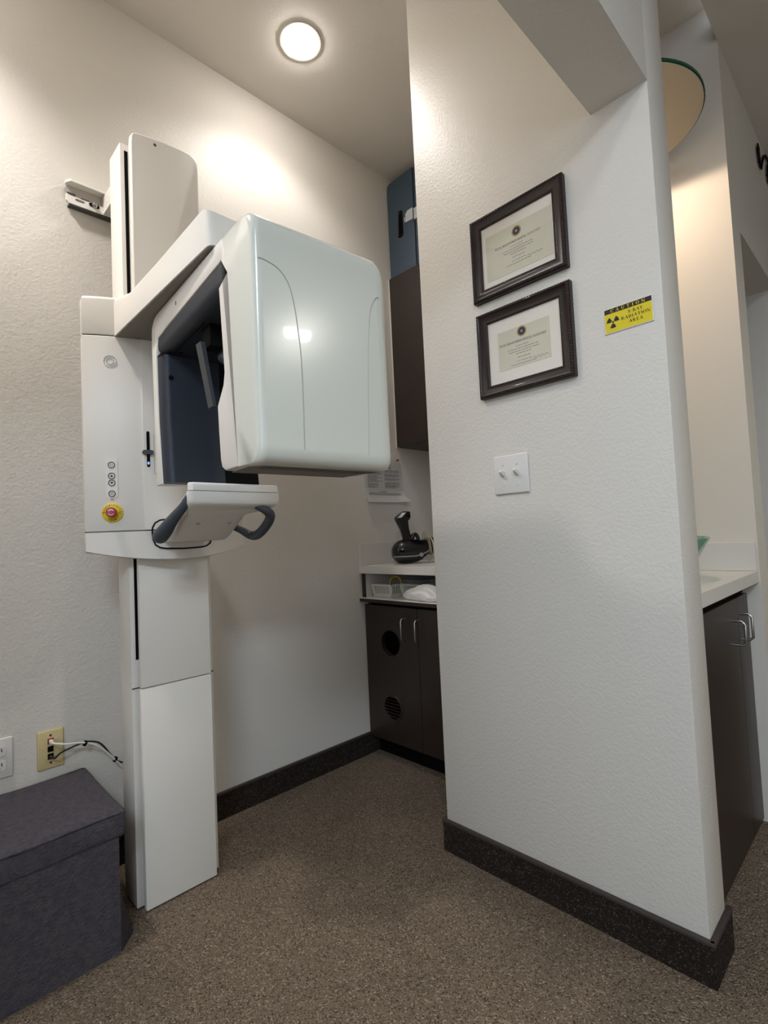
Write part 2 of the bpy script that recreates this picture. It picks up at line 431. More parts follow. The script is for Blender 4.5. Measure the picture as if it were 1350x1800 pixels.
# carriage, convex in plan
RC, YC, HW = .431, 1.966, .243
def cy(x): return YC-math.sqrt(RC*RC-(x-XM)**2)
def plan(off=0, n=28, yb=1.70):
    P = []
    for k in range(n+1):
        x = XM-HW+2*HW*k/n
        a = math.asin((x-XM)/RC); P.append((XM+(RC+off)*math.sin(a), YC-(RC+off)*math.cos(a)))
    x1, x0 = P[-1][0], P[0][0]
    P += [(x1-.004, P[-1][1]+.03), (x1-.03, yb), (x0+.03, yb), (x0+.004, P[-1][1]+.03)]
    return P
flat = lambda a, b, c: (a, b, c)
bm = prism(BM(), plan(), flat, 1.089, 1.652, bev=lambda p, q, t: .0025 if t != 'L' else None); obj('carriage', bm, 'white', mach, smooth=30)
bm = prism(BM(), plan(-.004), flat, 1.05, 1.70); obj('carriage_core', bm, 'seam', mach, smooth=30)
bm = BM(); P = plan()
def zb(p): return min(1.03, .995+max(0, p[1]-1.535)/.075*.034)
tp = [bm.verts.new((p[0], p[1], 1.0865)) for p in P]; bt = [bm.verts.new((p[0], p[1], zb(p)+.006)) for p in P]
P2 = plan(-.008); bt2 = [bm.verts.new((p[0], p[1], zb(p))) for p in P2]
n = len(P)
for i in range(n):
    j = (i+1) % n
    bm.faces.new((tp[i], tp[j], bt[j], bt[i])); bm.faces.new((bt[i], bt[j], bt2[j], bt2[i]))
bm.faces.new(tp); bmesh.ops.triangle_fill(bm, edges=[bm.edges.get((bt2[i], bt2[(i+1) % n])) for i in range(n)], use_beauty=True)
obj('carriage_skirt', bm, 'white', mach, smooth=40)
bm = prism(BM(), plan(), flat, 1.655, 1.770, bev=lambda p, q, t: .012 if t == 'B' else (.002 if t == 'A' else None), seg=4); obj('carriage_top', bm, 'white', mach, smooth=40)
# raised centre plate
def curved_strip(x0, x1, z0, z1, off, th, n=14, rev=False):
    bm = BM()
    xs = [x0+(x1-x0)*k/n for k in range(n+1)]
    O = []
    for x in xs:
        a = math.asin((x-XM)/RC); O.append((XM+(RC+off)*math.sin(a), YC-(RC+off)*math.cos(a)))
    I = [(XM+(RC+off-th)*math.sin(math.asin((x-XM)/RC)), YC-(RC+off-th)*math.cos(math.asin((x-XM)/RC))) for x in xs]
    return prism(bm, O+I[::-1], flat, z0, z1)
obj('carriage_plate', curved_strip(.541, .749, 1.0905, 1.6505, .004, .006), 'white', mach, smooth=30)
def on_carriage(x, z, off=0.0):
    a = math.asin((x-XM)/RC); return Vector((XM+(RC+off)*math.sin(a), YC-(RC+off)*math.cos(a), z)), Vector((math.sin(a), -math.cos(a), 0))
# slider slot
p, nn = on_carriage(.553, 1.325, .0045)
def patch(cx, z0, z1, wd, off, th, r=None):
    p, nn = on_carriage(cx, 0, off); u = Vector((-nn.y, nn.x, 0))
    r = r if r is not None else wd/2*.98
    return prism(BM(), rrect(-wd/2, wd/2, z0, z1, r), lambda a, b, c: tuple(p+u*a+nn*c+Vector((0, 0, b))), 0, th)
obj('slider_slot', patch(.553, 1.272, 1.378, .0085, .0042, .001), 'black', mach)
kn = patch(.5515, 1.309, 1.321, .030, .0042, .012, .0055); obj('slider_knob', kn, 'handle', mach, smooth=40)
obj('indicator_light', patch(.553, 1.280, 1.288, .005, .0052, .001), 'led', mach)
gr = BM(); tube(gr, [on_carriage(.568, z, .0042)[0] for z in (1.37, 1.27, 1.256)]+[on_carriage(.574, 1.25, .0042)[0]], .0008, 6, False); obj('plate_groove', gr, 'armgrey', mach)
# key pad
kp = obj('key_pad', patch(.4625, 1.183, 1.296, .030, .0002, .0012, .008), 'white', mach, smooth=30)
def ring_on(x, z, r, wd, off, th, seg=24):
    p, nn = on_carriage(x, z, off); return lathe(BM(), [(r-wd, th), (r-wd, 0), (r, 0), (r, th), (r-wd, th)], p, nn, seg, False, False), p, nn
for i, z in enumerate((1.277, 1.246, 1.226, 1.195)):
    bm, p, nn = ring_on(.4625, z, .0094, .0021, .0012, .0012); kb = obj('key_ring', bm, 'ink2', mach)
    u = Vector((-nn.y, nn.x, 0)); bm = BM(); q = p+nn*.0013
    if i in (1, 2):
        s = 1 if i == 1 else -1
        bm.faces.new([bm.verts.new(q+u*a+Vector((0, 0, b*s))) for a, b in ((-.0042, -.003), (.0042, -.003), (0, .0042))])
        obj('arrow_symbol', bm, 'ink2', kb)
    else:
        bm = lathe(BM(), [(.0030, .0004), (.0030, 0), (.0038, 0), (.0038, .0004), (.003, .0004)], p+nn*.0008, nn, 16, False, False); obj('round_symbol', bm, 'ink', kb)
obj('status_dash', patch(.4625, 1.178, 1.1796, .009, .0004, .0008, .0004), 'ink', mach)
# faint round emblem
for r in (.017, .010):
    bm, p, nn = ring_on(.464, 1.578, r, .0014, .0002, .0008, 28); obj('emblem_ring', bm, 'softline', mach)
# emergency stop
p, nn = on_carriage(.4625, 1.141, .0004); u = Vector((-nn.y, nn.x, 0)); UP = Vector((0, 0, 1))
es = obj('emergency_stop', lathe(BM(), [(.0270, 0), (.0270, .003), (.0255, .004), (.0, .004)], p, nn, 36), 'stopyel', mach, smooth=40)
obj('stop_button', lathe(BM(), [(.0110, .004), (.0110, .014), (.0145, .015), (.0148, .021), (.0125, .0245), (0, .0255)], p, nn, 30), 'red', es, smooth=50)
bm = BM(); lt = 'EMERGENCY'
for word, a0, a1, flip in (('EMERGENCY', 155, 25, 1), ('STOP', 245, 295, -1)):
    for i, ch in enumerate(word):
        a = math.radians(a0+(a1-a0)*i/(len(word)-1)); rd = u*math.cos(a)+UP*math.sin(a); tn = u*math.sin(a)-UP*math.cos(a)
        c = p+nn*.0042+rd*(.0185 if flip > 0 else .0243)
        text(bm, ch, c-(tn*flip)*.0022, tn*flip, rd*flip, .0044, .0058)
for a in (0, PI):
    for k in range(10):
        b0, b1 = 2*PI*k/12, 2*PI*(k+1)/12; c = p+nn*.0042+u*.021*math.cos(a)
        bm.faces.new([bm.verts.new(c+(u*math.cos(t)+UP*math.sin(t))*r) for t, r in ((b0, .0038), (b1, .0038), (b1, .0022), (b0, .0022))])
obj('stop_lettering', bm, 'signblk', es, normals=False)
bm = BM()
for a0 in (30, 210):
    for k in range(8):
        b0, b1 = math.radians(a0+120*k/8), math.radians(a0+120*(k+1)/8); c = p+nn*.0257
        bm.faces.new([bm.verts.new(c+(u*math.cos(t)+UP*math.sin(t))*r-nn*(.0008 if r > .008 else 0)) for t, r in ((b0, .0085), (b1, .0085), (b1, .0062), (b0, .0062))])
obj('turn_arrows', bm, 'signwht', es, normals=False)
# overhead arm
bm = BM(); AX0, AX1 = .476, .814
bm = prism(BM(), [(.960, 1.653), (.972, 1.732), (.985, 1.738), (1.45, 1.742), (1.56, 1.768), (1.64, 1.768), (1.64, 1.653)], lambda a, b, c: (c, a, b), AX0, AX1,
           bev=lambda p, q, t: .018 if (t == 'L' and p[0] < .98) or (t != 'L' and p[1] > 1.7 and q[1] > 1.7) else (.016 if t != 'L' and p[0] < .98 and q[0] < .98 else .002), seg=4)
obj('overhead_arm', bm, 'white', mach, smooth=45)
obj('arm_underside', box(BM(), AX0+.004, AX1-.004, .966, 1.57, 1.6505, 1.656), 'under', mach)  # thin sheet whose grey stands for the shade below the arm
# rotating c-arm
KU = .96; rot = math.radians(4)
E1 = Vector((math.cos(rot), -math.sin(rot), 0)); E2 = Vector((math.sin(rot), math.cos(rot), 0)); PU = Vector((.494*KU, .845*KU, 0))
def U(t, z, s): v = PU+E2*(t*KU)+E1*(s*KU); return (v.x, v.y, 1.04+(z-1.04)*KU)
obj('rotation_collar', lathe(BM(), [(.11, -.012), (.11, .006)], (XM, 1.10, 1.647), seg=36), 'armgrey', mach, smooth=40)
# shell (beam and near limb), then the narrower far limb
def arcp(cx, cz, r, a0, a1, n=5): return [(cx+r*math.cos(math.radians(a0+(a1-a0)*k/n)), cz+r*math.sin(math.radians(a0+(a1-a0)*k/n))) for k in range(n+1)]
shell = [(.0725, 1.190), (.0725, 1.28), (.0935, 1.585), (.1140, 1.675), (.47, 1.675), (.47, 1.613), (.127, 1.629), (.100, 1.593), (.141, 1.577), (.126, 1.393), (.133, 1.369), (.166, 1.331), (.163, 1.274), (.158, 1.215), (.152, 1.199), (.136, 1.190)]
bm = prism(BM(), shell, U, 0, .33, bev=lambda p, q, t: .004 if t == 'A' and not (p[0] > .46 and q[0] > .46) and not (p[0] < .116 and q[0] < .116) else None, seg=2); obj('c_arm_shell', bm, 'white', mach, smooth=35)
far = [(.47, 1.675), (.545, 1.675)]+arcp(.562, 1.628, .047, 80, 8)+[(.610, 1.60), (.602, 1.40), (.598, 1.206), (.548, 1.206), (.568, 1.381), (.571, 1.561), (.555, 1.606), (.47, 1.613)]
bm = prism(BM(), far, U, 0, .262, bev=lambda p, q, t: .004 if t == 'A' and not (p[0] < .475 and q[0] < .475) else None, seg=2); obj('c_arm_shell', bm, 'white', mach, smooth=35)
lin_far = [(.5485, 1.2065), (.5690, 1.381), (.5715, 1.5605), (.53, 1.558), (.528, 1.381), (.506, 1.2065)]
bm = prism(BM(), lin_far, U, .004, .160, bev=lambda p, q, t: .020 if t == 'A' and p[0] < .531 and q[0] < .531 else None, seg=4); obj('inner_lining', bm, 'slate', mach, smooth=40)
lin_top = [(.570, 1.5625), (.5545, 1.6055), (.1275, 1.6285), (.099, 1.592), (.141, 1.5775), (.17, 1.570), (.50, 1.560), (.53, 1.560)]
bm = prism(BM(), lin_top, U, .003, .325, bev=lambda p, q, t: .024 if t == 'A' and p[1] < 1.59 and q[1] < 1.59 and p[0] > .13 else None, seg=4); lt_ = obj('inner_lining', bm, 'slate', mach, smooth=40)
obj('lining_joint', prism(BM(), [(.531, 1.5575), (.570, 1.5555), (.570, 1.5625), (.531, 1.5625)], U, .0035, .006), 'black', mach)
obj('sensor_window', prism(BM(), [(.5495, 1.2065), (.570, 1.381), (.571, 1.5605), (.53, 1.558), (.528, 1.381), (.506, 1.2065)], U, .160, .2615), 'black', mach)
bm = BM()
tube(bm, [U(.30, 1.5655, .03), U(.54, 1.5585, .03), U(.54, 1.5585, .13)], .0016, 6, False); obj('lining_groove', bm, 'black', mach)
for t_, z_, s_ in ((.31, 1.5652, .05), (.505, 1.5598, .045), (.52, 1.5595, .02)):
    obj('screw_hole', lathe(BM(), [(.0045, -.001), (.0045, .0012)], U(t_, z_, s_), (0, 0, 1), 14), 'black', mach)
obj('screw_hole', lathe(BM(), [(.0065, -.001), (.0065, .001)], U(.5283, 1.494, .025), tuple(E2), 16), 'black', mach)
# temple support hanging inside
obj('temple_bracket', prism(BM(), rrect(.29, .34, 1.512, 1.57, .004, 2), U, .040, .075), 'black', mach, smooth=35)
bm = BM()
A = [U(.30, 1.520, .020), U(.33, 1.520, .020), U(.33, 1.520, .031), U(.30, 1.520, .031)]
B = [U(.30, 1.368, .046), U(.33, 1.368, .046), U(.33, 1.368, .054), U(.30, 1.368, .054)]
va = [bm.verts.new(p) for p in A]; vb = [bm.verts.new(p) for p in B]
bm.faces.new(va); bm.faces.new(vb[::-1])
for i in range(4): bm.faces.new((va[i], va[(i+1) % 4], vb[(i+1) % 4], vb[i]))
obj('temple_support', bm, 'slatelip', mach)
obj('forehead_rest', lathe(BM(), [(.006, -.02), (.013, -.012), (.015, .0), (.013, .012), (.006, .02)], U(.30, 1.49, .085), tuple(E1), 20), 'slatelip', mach, smooth=50)
# tube head cover with rounded front
head = [(.0715, 1.190), (.004, 1.184), (-.012, 1.188), (-.020, 1.200), (-.0225, 1.215), (-.0225, 1.219), (-.0225, 1.42), (-.0225, 1.626), (-.0225, 1.63), (-.020, 1.648), (-.012, 1.662), (.0, 1.671), (.016, 1.675), (.1130, 1.675), (.0925, 1.585), (.0715, 1.28)]
HB = .016
def headsec():
    bm = BM()
    prof = head; rings = []
    # side rounding: shrink the profile towards both ends
    cxm = .05; czm = 1.43
    for s, k in ((0, 1.0), (.0012, .62), (.004, .30), (.008, .10), (.014, 0), (.017, 0), (.297, 0), (.300, 0), (.311, .13), (.319, .30), (.326, .62), (.330, 1.0)):
        ring = []
        for (t, z) in prof:
            tt, zz = t, z
            if t < .06:
                tt = t+HB*k*(1 if t < 0.03 else .0)
            if z > 1.6 and t < .12: zz = z-(.030*k if s > .15 else .005*k)
            if z < 1.22 and t < .06: zz = z+HB*.35*k
            if t > .06 and k > .9: pass
            ring.append(bm.verts.new(U(tt, zz, s)))
        rings.append(ring)
    n = len(prof)
    for A, B in zip(rings, rings[1:]):
        for i in range(n): bm.faces.new((A[i], A[(i+1) % n], B[(i+1) % n], B[i]))
    bm.faces.new(rings[0][::-1]); bm.faces.new(rings[-1])
    return bm
th = obj('tube_head_cover', headsec(), 'whitegloss', mach, smooth=50)
th_seam = BM(); tube(th_seam, [U(.0725, 1.192, .0015), U(.0725, 1.28, .0015), U(.0935, 1.585, .0015), U(.114, 1.672, .0015)], .0010, 6, False); obj('cover_seam', th_seam, 'seam', mach)
def onface(s, z):
    return U(-.0226, z, s)
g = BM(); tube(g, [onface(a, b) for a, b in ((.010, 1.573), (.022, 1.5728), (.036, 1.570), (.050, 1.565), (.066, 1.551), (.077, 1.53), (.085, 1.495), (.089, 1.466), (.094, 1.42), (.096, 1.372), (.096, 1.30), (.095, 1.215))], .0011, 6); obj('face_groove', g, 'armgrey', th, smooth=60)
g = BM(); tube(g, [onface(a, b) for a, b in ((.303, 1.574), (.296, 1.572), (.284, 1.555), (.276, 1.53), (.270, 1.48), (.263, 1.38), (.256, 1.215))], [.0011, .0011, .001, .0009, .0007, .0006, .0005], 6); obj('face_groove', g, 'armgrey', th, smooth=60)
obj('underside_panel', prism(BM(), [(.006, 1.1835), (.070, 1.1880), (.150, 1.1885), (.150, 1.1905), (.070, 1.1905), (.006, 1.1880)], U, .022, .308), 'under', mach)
g = BM()
for k in range(30):
    s_ = .035+k*.0090; g_ = [U(.012, 1.1838, s_), U(.066, 1.1875, s_), U(.066, 1.1875, s_+.0045), U(.012, 1.1838, s_+.0045)]
    g.faces.new([g.verts.new((p[0], p[1], p[2]-.0010)) for p in g_])
obj('vent_grille', g, 'seam', th, normals=False)
obj('shell_mark', prism(BM(), [(.400, 1.641), (.404, 1.641), (.404, 1.650), (.400, 1.650)], U, -.001, .001), 'ink', mach)
# chin rest on its bracket
bm = BM()
secs = [(1.545, .585, .722, 1.05, 1.112), (1.43, .563, .736, 1.051, 1.100), (1.40, .560, .734, 1.062, 1.112), (1.33, .550, .726, 1.095, 1.150), (1.30, .556, .724, 1.110, 1.174), (1.285, .552, .726, 1.117, 1.174), (1.268, .545, .775, 1.127, 1.174), (1.250, .538, .797, 1.136, 1.174), (1.240, .540, .797, 1.141, 1.174), (1.235, .548, .790, 1.145, 1.174)]
R_ = []
for (y, x0, x1, z0, z1) in secs:
    r = .012; P = [(x0, z1), (x0, z0+r), (x0+.004, z0+.004), (x0+r, z0), (x1-r, z0), (x1-.004, z0+.004), (x1, z0+r), (x1, z1)]
    R_.append([bm.verts.new((a, y, b)) for a, b in P])
for A, B in zip(R_, R_[1:]):
    for i in range(8): bm.faces.new((A[i], A[(i+1) % 8], B[(i+1) % 8], B[i]))
bm.faces.new(R_[0]); bm.faces.new(R_[-1][::-1])
obj('chin_rest_bracket', bm, 'white', mach, smooth=40)
outl = [(.548, 1.235), (.79, 1.235), (.797, 1.245), (.795, 1.29), (.77, 1.315), (.60, 1.315), (.565, 1.29), (.538, 1.245)]
bm = prism(BM(), outl, flat, 1.1755, 1.196, bev=lambda p, q, t: .005 if t == 'B' else None); obj('chin_rest_top', bm, 'white', mach, smooth=45)
obj('chin_rest_gap', prism(BM(), [(XM+(a-XM)*.985, 1.28+(b-1.28)*.95) for a, b in outl], flat, 1.172, 1.177), 'seam', mach)
for x_, y_, z_ in ((.600, 1.33, 1.098), (.690, 1.33, 1.098)):
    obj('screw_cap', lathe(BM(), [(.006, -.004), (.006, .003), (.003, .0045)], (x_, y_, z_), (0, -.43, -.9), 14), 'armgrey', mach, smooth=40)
bm = BM(); tube(bm, [(.548, 1.262, 1.158), (.538, 1.28, 1.134), (.527, 1.31, 1.108), (.519, 1.345, 1.080), (.517, 1.372, 1.066), (.532, 1.392, 1.070), (.552, 1.400, 1.084), (.575, 1.405, 1.094)], [.0105, .0115, .0145, .0190, .0195, .0150, .0100, .009], 14); obj('hand_grip', bm, 'handle', mach, smooth=60)
bm = BM(); tube(bm, [(.726, 1.262, 1.146), (.752, 1.25, 1.130), (.776, 1.256, 1.116), (.787, 1.28, 1.098), (.789, 1.32, 1.073), (.787, 1.352, 1.060), (.779, 1.376, 1.062), (.757, 1.390, 1.078), (.725, 1.405, 1.096)], [.010, .0110, .0138, .0138, .0138, .0138, .0125, .0105, .0095], 14); obj('hand_grip', bm, 'handle', mach, smooth=60)
bm = BM(); gp = [(.598, 1.119), (.580, 1.117), (.566, 1.109), (.559, 1.095), (.558, 1.080), (.560, 1.060), (.566, 1.045), (.578, 1.0365), (.595, 1.033), (.646, 1.0305), (.70, 1.032), (.718, 1.035), (.732, 1.043), (.736, 1.055), (.737, 1.08), (.733, 1.10), (.72, 1.115), (.70, 1.119), (.65, 1.12)]
tube(bm, [on_carriage(a, b, .0045)[0] for a, b in gp], .0022, 8, False, closed=True); obj('bracket_gasket', bm, 'black', mach, smooth=60)
# wall bracket behind the column
wb = obj('wall_bracket', box(BM(), .43, .70, YA-.012, YA-.009, 2.185, 2.262), 'white', mach)
bm = prism(BM(), [(.440, 1.852), (.70, 1.852), (.70, 1.885), (.428, 1.885), (.428, 1.870)], flat, 2.254, 2.262); obj('bracket_flange', bm, 'white', mach)
bm = BM()
prism(bm, [(.430, 2.246), (.436, 2.254), (.70, 2.254), (.70, 2.214), (.430, 2.214)], lambda a, b, c: (a, c, b), 1.880, 1.884)
obj('bracket_plate', bm, 'armgrey', mach)
lip = prism(BM(), [(.437, 2.186), (.429, 2.196), (.429, 2.218), (.44, 2.214), (.70, 2.214), (.70, 2.186)], lambda a, b, c: (a, c, b), 1.868, 1.880); obj('bracket_lip', lip, 'white', mach)
obj('bracket_flange', box(BM(), .437, .70, 1.868, YA, 2.183, 2.187), 'seam', mach)
for x_, z_ in ((.446, 2.226), (.487, 2.221)):
    obj('bracket_slot', prism(BM(), rrect(x_-.013, x_+.013, z_-.0035, z_+.0035, .0034, 4), lambda a, b, c: (a, c, b), 1.8785, 1.881), 'ink2', mach)
obj('bracket_slot', prism(BM(), rrect(.455, .482, 2.203, 2.209, .0029, 4), lambda a, b, c: (a, c, b), 1.8668, 1.869), 'ink', mach)
obj('bracket_slot', prism(BM(), rrect(.496, .528, 2.201, 2.214, .006, 4), lambda a, b, c: (a, c, b), 1.8668, 1.869), 'black', mach)
obj('bracket_bolt', lathe(BM(), [(.009, 0), (.009, .004), (.006, .005), (.006, .011), (.004, .012)], (.512, 1.867, 2.207), (0, -1, 0), 6), 'steel', mach)
obj('wall_mount', box(BM(), .54, .74, 1.714, YA, 2.19, 2.25), 'white', mach)
obj('wall_mount', box(BM(), .56, .72, 1.714, YA, 1.25, 1.31), 'white', mach)

# ------------------------------------------------------------------ storage ottoman
ot = thing('storage_ottoman', 'charcoal felt-covered box ottoman with a lid standing against the left wall', 'ottoman', (.1, 1.68, 0))
bm = BM()
V = lambda x, y, z: bm.verts.new((x, y, z))
ring = []
for z, fl in ((0, .045), (.10, .020), (.20, .004), (.288, 0)):
    ring.append([V(-.28, 1.492, z), V(.02, 1.486, z), (V(.436, 1.490, z)), V(.437+fl*1.05, 1.545, z), V(.440+fl*.5, 1.68, z), V(.442, 1.870, z), V(.05, 1.872, z), V(-.28, 1.87, z)])
for A, B in zip(ring, ring[1:]):
    for i in range(8): bm.faces.new((A[i], A[(i+1) % 8], B[(i+1) % 8], B[i]))
bm.faces.new(ring[0][::-1]); bm.faces.new(ring[-1])
bmesh.ops.recalc_face_normals(bm, faces=bm.faces)
obj('body', bm, 'felt', ot, smooth=50)
bm = BM(); box(bm, -.29, .455, 1.490, 1.874, .286, .358, .012, 3)
bmesh.ops.subdivide_edges(bm, edges=[e for e in bm.edges if e.calc_length() > .2], cuts=8, use_grid_fill=True)
for v in bm.verts:
    q = v.co
    if q.z > .35: v.co.z += .004*math.sin(q.x*13+1)*math.cos(q.y*17)-.002
    if q.y < 1.50: v.co.y += .004*math.sin(q.x*21); v.co.z += .004*math.sin(q.x*9+2)
obj('lid', bm, 'felt', ot, smooth=50)
bm = BM(); tube(bm, [(-.28+.02*k, 1.4895+.004*math.sin((-.28+.02*k)*21), .352+.003*math.sin((-.28+.02*k)*9+2)) for k in range(37)], .0035, 6, False); obj('piping', bm, 'felt', ot, smooth=60)

# ------------------------------------------------------------------ wall plates at the left
dp = thing('data_outlet', 'cream data wall plate with a white plug in its red socket', 'outlet', (.3645, YA, .376))
bm = BM(); box(bm, .330, .400, YA-.006, YA, .376, .492, .004, 3); obj('cover_plate', bm, 'cream', dp, smooth=40)
for z_, m_ in ((.459, 'red'), (.435, 'black'), (.413, 'black')):
    obj('socket', box(BM(), .3565, .3715, YA-.0085, YA-.004, z_-.008, z_+.008), m_, dp)
for z_ in (.476, .394): obj('screw', lathe(BM(), [(.0035, 0), (.0035, .0015)], (.3645, YA-.0055, z_), (0, -1, 0), 12), 'ink2', dp)
obj('marker', lathe(BM(), [(.0028, .0008), (.0028, 0), (.0042, 0), (.0042, .0008), (.0028, .0008)], (.381, YA-.0062, .462), (0, -1, 0), 14, False, False), 'lam', dp)
bm = BM(); box(bm, .359, .369, YA-.030, YA-.0086, .4525, .4645, .002); tube(bm, [(.364, YA-.030, .458), (.370, YA-.040, .457), (.40, YA-.050, .449), (.448, YA-.046, .437), (.49, YA-.046, .410), (.539, YA-.046, .350), (.565, YA-.045, .31), (.59, YA-.045, .27), (.61, YA-.05, .21)], .0032, 8)
cb = obj('network_cable', bm, 'cable_w', None, smooth=50); tag(cb, 'white network cable plugged into the cream data plate', 'cable')
bm = BM(); box(bm, .359, .369, YA-.022, YA-.0086, .4085, .4175, .002); tube(bm, [(.364, YA-.022, .413), (.370, YA-.036, .414), (.385, YA-.042, .427), (.42, YA-.040, .434), (.448, YA-.036, .436), (.475, YA-.034, .430), (.50, YA-.034, .412), (.539, YA-.036, .352), (.57, YA-.04, .335), (.60, YA-.04, .33)], .0028, 8)
cb = obj('phone_cable', bm, 'cable_b', None, smooth=50); tag(cb, 'black cable running from the lowest socket of the cream plate', 'cable')
for i, (x_, z_, lb) in enumerate(((.450, .434, 'black cable tie nearer the cream data plate'), (.536, .3565, 'black cable tie nearer the machine column'))):
    o = obj('cable_tie', lathe(BM(), [(.004, -.004), (.0085, -.0035), (.0085, .0035), (.004, .004)], (x_, YA-.041, z_), (1, 0, -.5), 14), 'black', None, smooth=40); tag(o, lb, 'cable tie', 'ties on the cables')
po = thing('power_outlet', 'white double power outlet at the left edge of the picture', 'outlet', (.235, YA, .388))
bm = BM(); box(bm, .200, .270, YA-.006, YA, .388, .502, .003, 3); obj('cover_plate', bm, 'plate', po, smooth=40)
for z_ in (.466, .425):
    rc = obj('receptacle', prism(BM(), rrect(.219, .253, z_-.0145, z_+.0145, .008, 4), lambda a, b, c: (a, c, b), YA-.0085, YA-.004), 'plate', po, smooth=40)
    for dx, wd in ((-.0065, .002), (.0065, .002)):
        obj('slot', box(BM(), .236+dx-wd/2, .236+dx+wd/2, YA-.0092, YA-.008, z_-.001, z_+.008), 'black', rc)
    obj('ground_hole', lathe(BM(), [(.0028, 0), (.0028, .0008)], (.236, YA-.0084, z_-.007), (0, -1, 0), 12), 'black', rc)

# ------------------------------------------------------------------ framed certificates
def certificate(y0, y1, z0, z1, op, doc, seal, txt, label):
    """op/doc = (yNear? far, near, z0, z1) opening and sheet on the wall at x=XB"""
    t = thing('framed_certificate', label, 'picture frame', (XB, (y0+y1)/2, z0), 'framed certificates on the wall')
    X0 = XB
    # moulding: swept profile, mitred
    prof = [(0, 0), (0, .017), (.003, .021), (.008, .0225), (.012, .019), (.020, .0155), (.027, .0135), (.031, .0145), (.0345, .0125), (.0345, 0)]
    cor = [(y1, z0), (y0, z0), (y0, z1), (y1, z1)]
    cen = ((y0+y1)/2, (z0+z1)/2)
    bm = BM(); rings = []
    for (y, z) in cor:
        sy = 1 if y < cen[0] else -1; sz = 1 if z < cen[1] else -1
        rings.append([bm.verts.new((X0-h-.001, y+sy*d*1.0, z+sz*d)) for d, h in prof])
    for i in range(4):
        A, B = rings[i], rings[(i+1) % 4]
        for k in range(len(prof)):
            j = (k+1) % len(prof); bm.faces.new((A[k], A[j], B[j], B[k]))
    obj('frame', bm, 'frame', t, smooth=35)
    bd = BM()
    for off, h, r, st in ((.0050, .0205, .0042, .0082), (.0322, .0140, .0026, .0058)):
        a0, a1, b0, b1 = y0+off, y1-off, z0+off, z1-off
        ny, nz = int((a1-a0)/st), int((b1-b0)/st)
        pts = [(a0+(a1-a0)*k/ny, zz) for k in range(ny+1) for zz in (b0, b1)]+[(yy, b0+(b1-b0)*k/nz) for k in range(1, nz) for yy in (a0, a1)]
        for (yy, zz) in pts:
            vs = [bd.verts.new((X0-h-.001-dx*r, yy+dy*r, zz+dz*r)) for dx, dy, dz in ((1, 0, 0), (0, 1, 0), (0, 0, 1), (0, -1, 0), (0, 0, -1))]
            for a, b in ((1, 2), (2, 3), (3, 4), (4, 1)): bd.faces.new((vs[0], vs[a], vs[b]))
    b = obj('beading', bd, 'bead', t); b['kind'] = 'stuff'
    obj('mat_board', box(BM(), X0-.0085, X0-.002, y0+.03, y1-.03, z0+.03, z1-.03), 'mat', t)
    XS = X0-.0093
    sh = obj('certificate', box(BM(), XS, X0-.0085, doc[1], doc[0], doc[2], doc[3]), 'parch', t)
    RT, UP = (0, -1, 0), (0, 0, 1); XT = XS-.0003
    obj('seal', lathe(BM(), [(.0155, 0), (.0155, .0003)], (XS, seal[0], seal[1]), (-1, 0, 0), 28), 'gold', sh)
    obj('seal_disc', lathe(BM(), [(.0115, 0), (.0115, .0006)], (XS, seal[0], seal[1]), (-1, 0, 0), 24), 'seal', sh)
    bm = BM(); lathe(bm, [(.0042, 0), (.0042, .0007)], (XS, seal[0], seal[1]), (-1, 0, 0), 5); obj('seal_emblem', bm, 'stripe', sh)
    bm = BM(); text(bm, 'TEXAS REGISTERED DENTAL ASSISTANT', (XT, txt[0], txt[2]), RT, UP, txt[0]-txt[1], txt[3], .14); obj('heading', bm, 'ink2', sh, normals=False)
    # small print: word-like dashes in centred lines
    bm = BM(); rnd = random.Random(3); c = seal[0]
    for dz, half in ((-.040, .021), (-.048, .050), (-.0555, .045), (-.063, .022), (-.074, .017), (-.085, .020), (-.094, .040)):
        if seal[1]+dz-.004 < doc[2]: break
        y = c+half
        while y > c-half:
            wl = rnd.uniform(.003, .010); z = seal[1]+dz
            bm.faces.new([bm.verts.new((XT, yy, zz)) for yy, zz in ((y, z), (y-wl, z), (y-wl, z+.0016), (y, z+.0016))]); y -= wl+.0022
    obj('small_print', bm, 'ink', sh, normals=False)
    bm = BM(); sz = max(seal[1]-.088, doc[2]+.012); tube(bm, [(XT, c-.030-.006*k, sz+(.004 if k % 2 else -.003)*(1-.06*k)) for k in range(9)], .0004, 4); obj('signature', bm, 'ink', sh)
    return t
certificate(.598, .903, 1.742, 2.001, None, (.855, .639, 1.796, 1.935), (.748, 1.911), (.823, .673, 1.881, .0062), 'upper dark beaded frame whose certificate nearly fills the opening')
certificate(.596, .898, 1.443, 1.703, None, (.831, .664, 1.514, 1.630), (.750, 1.614), (.826, .674, 1.585, .0062), 'lower dark beaded frame with a small certificate in a wide mat')

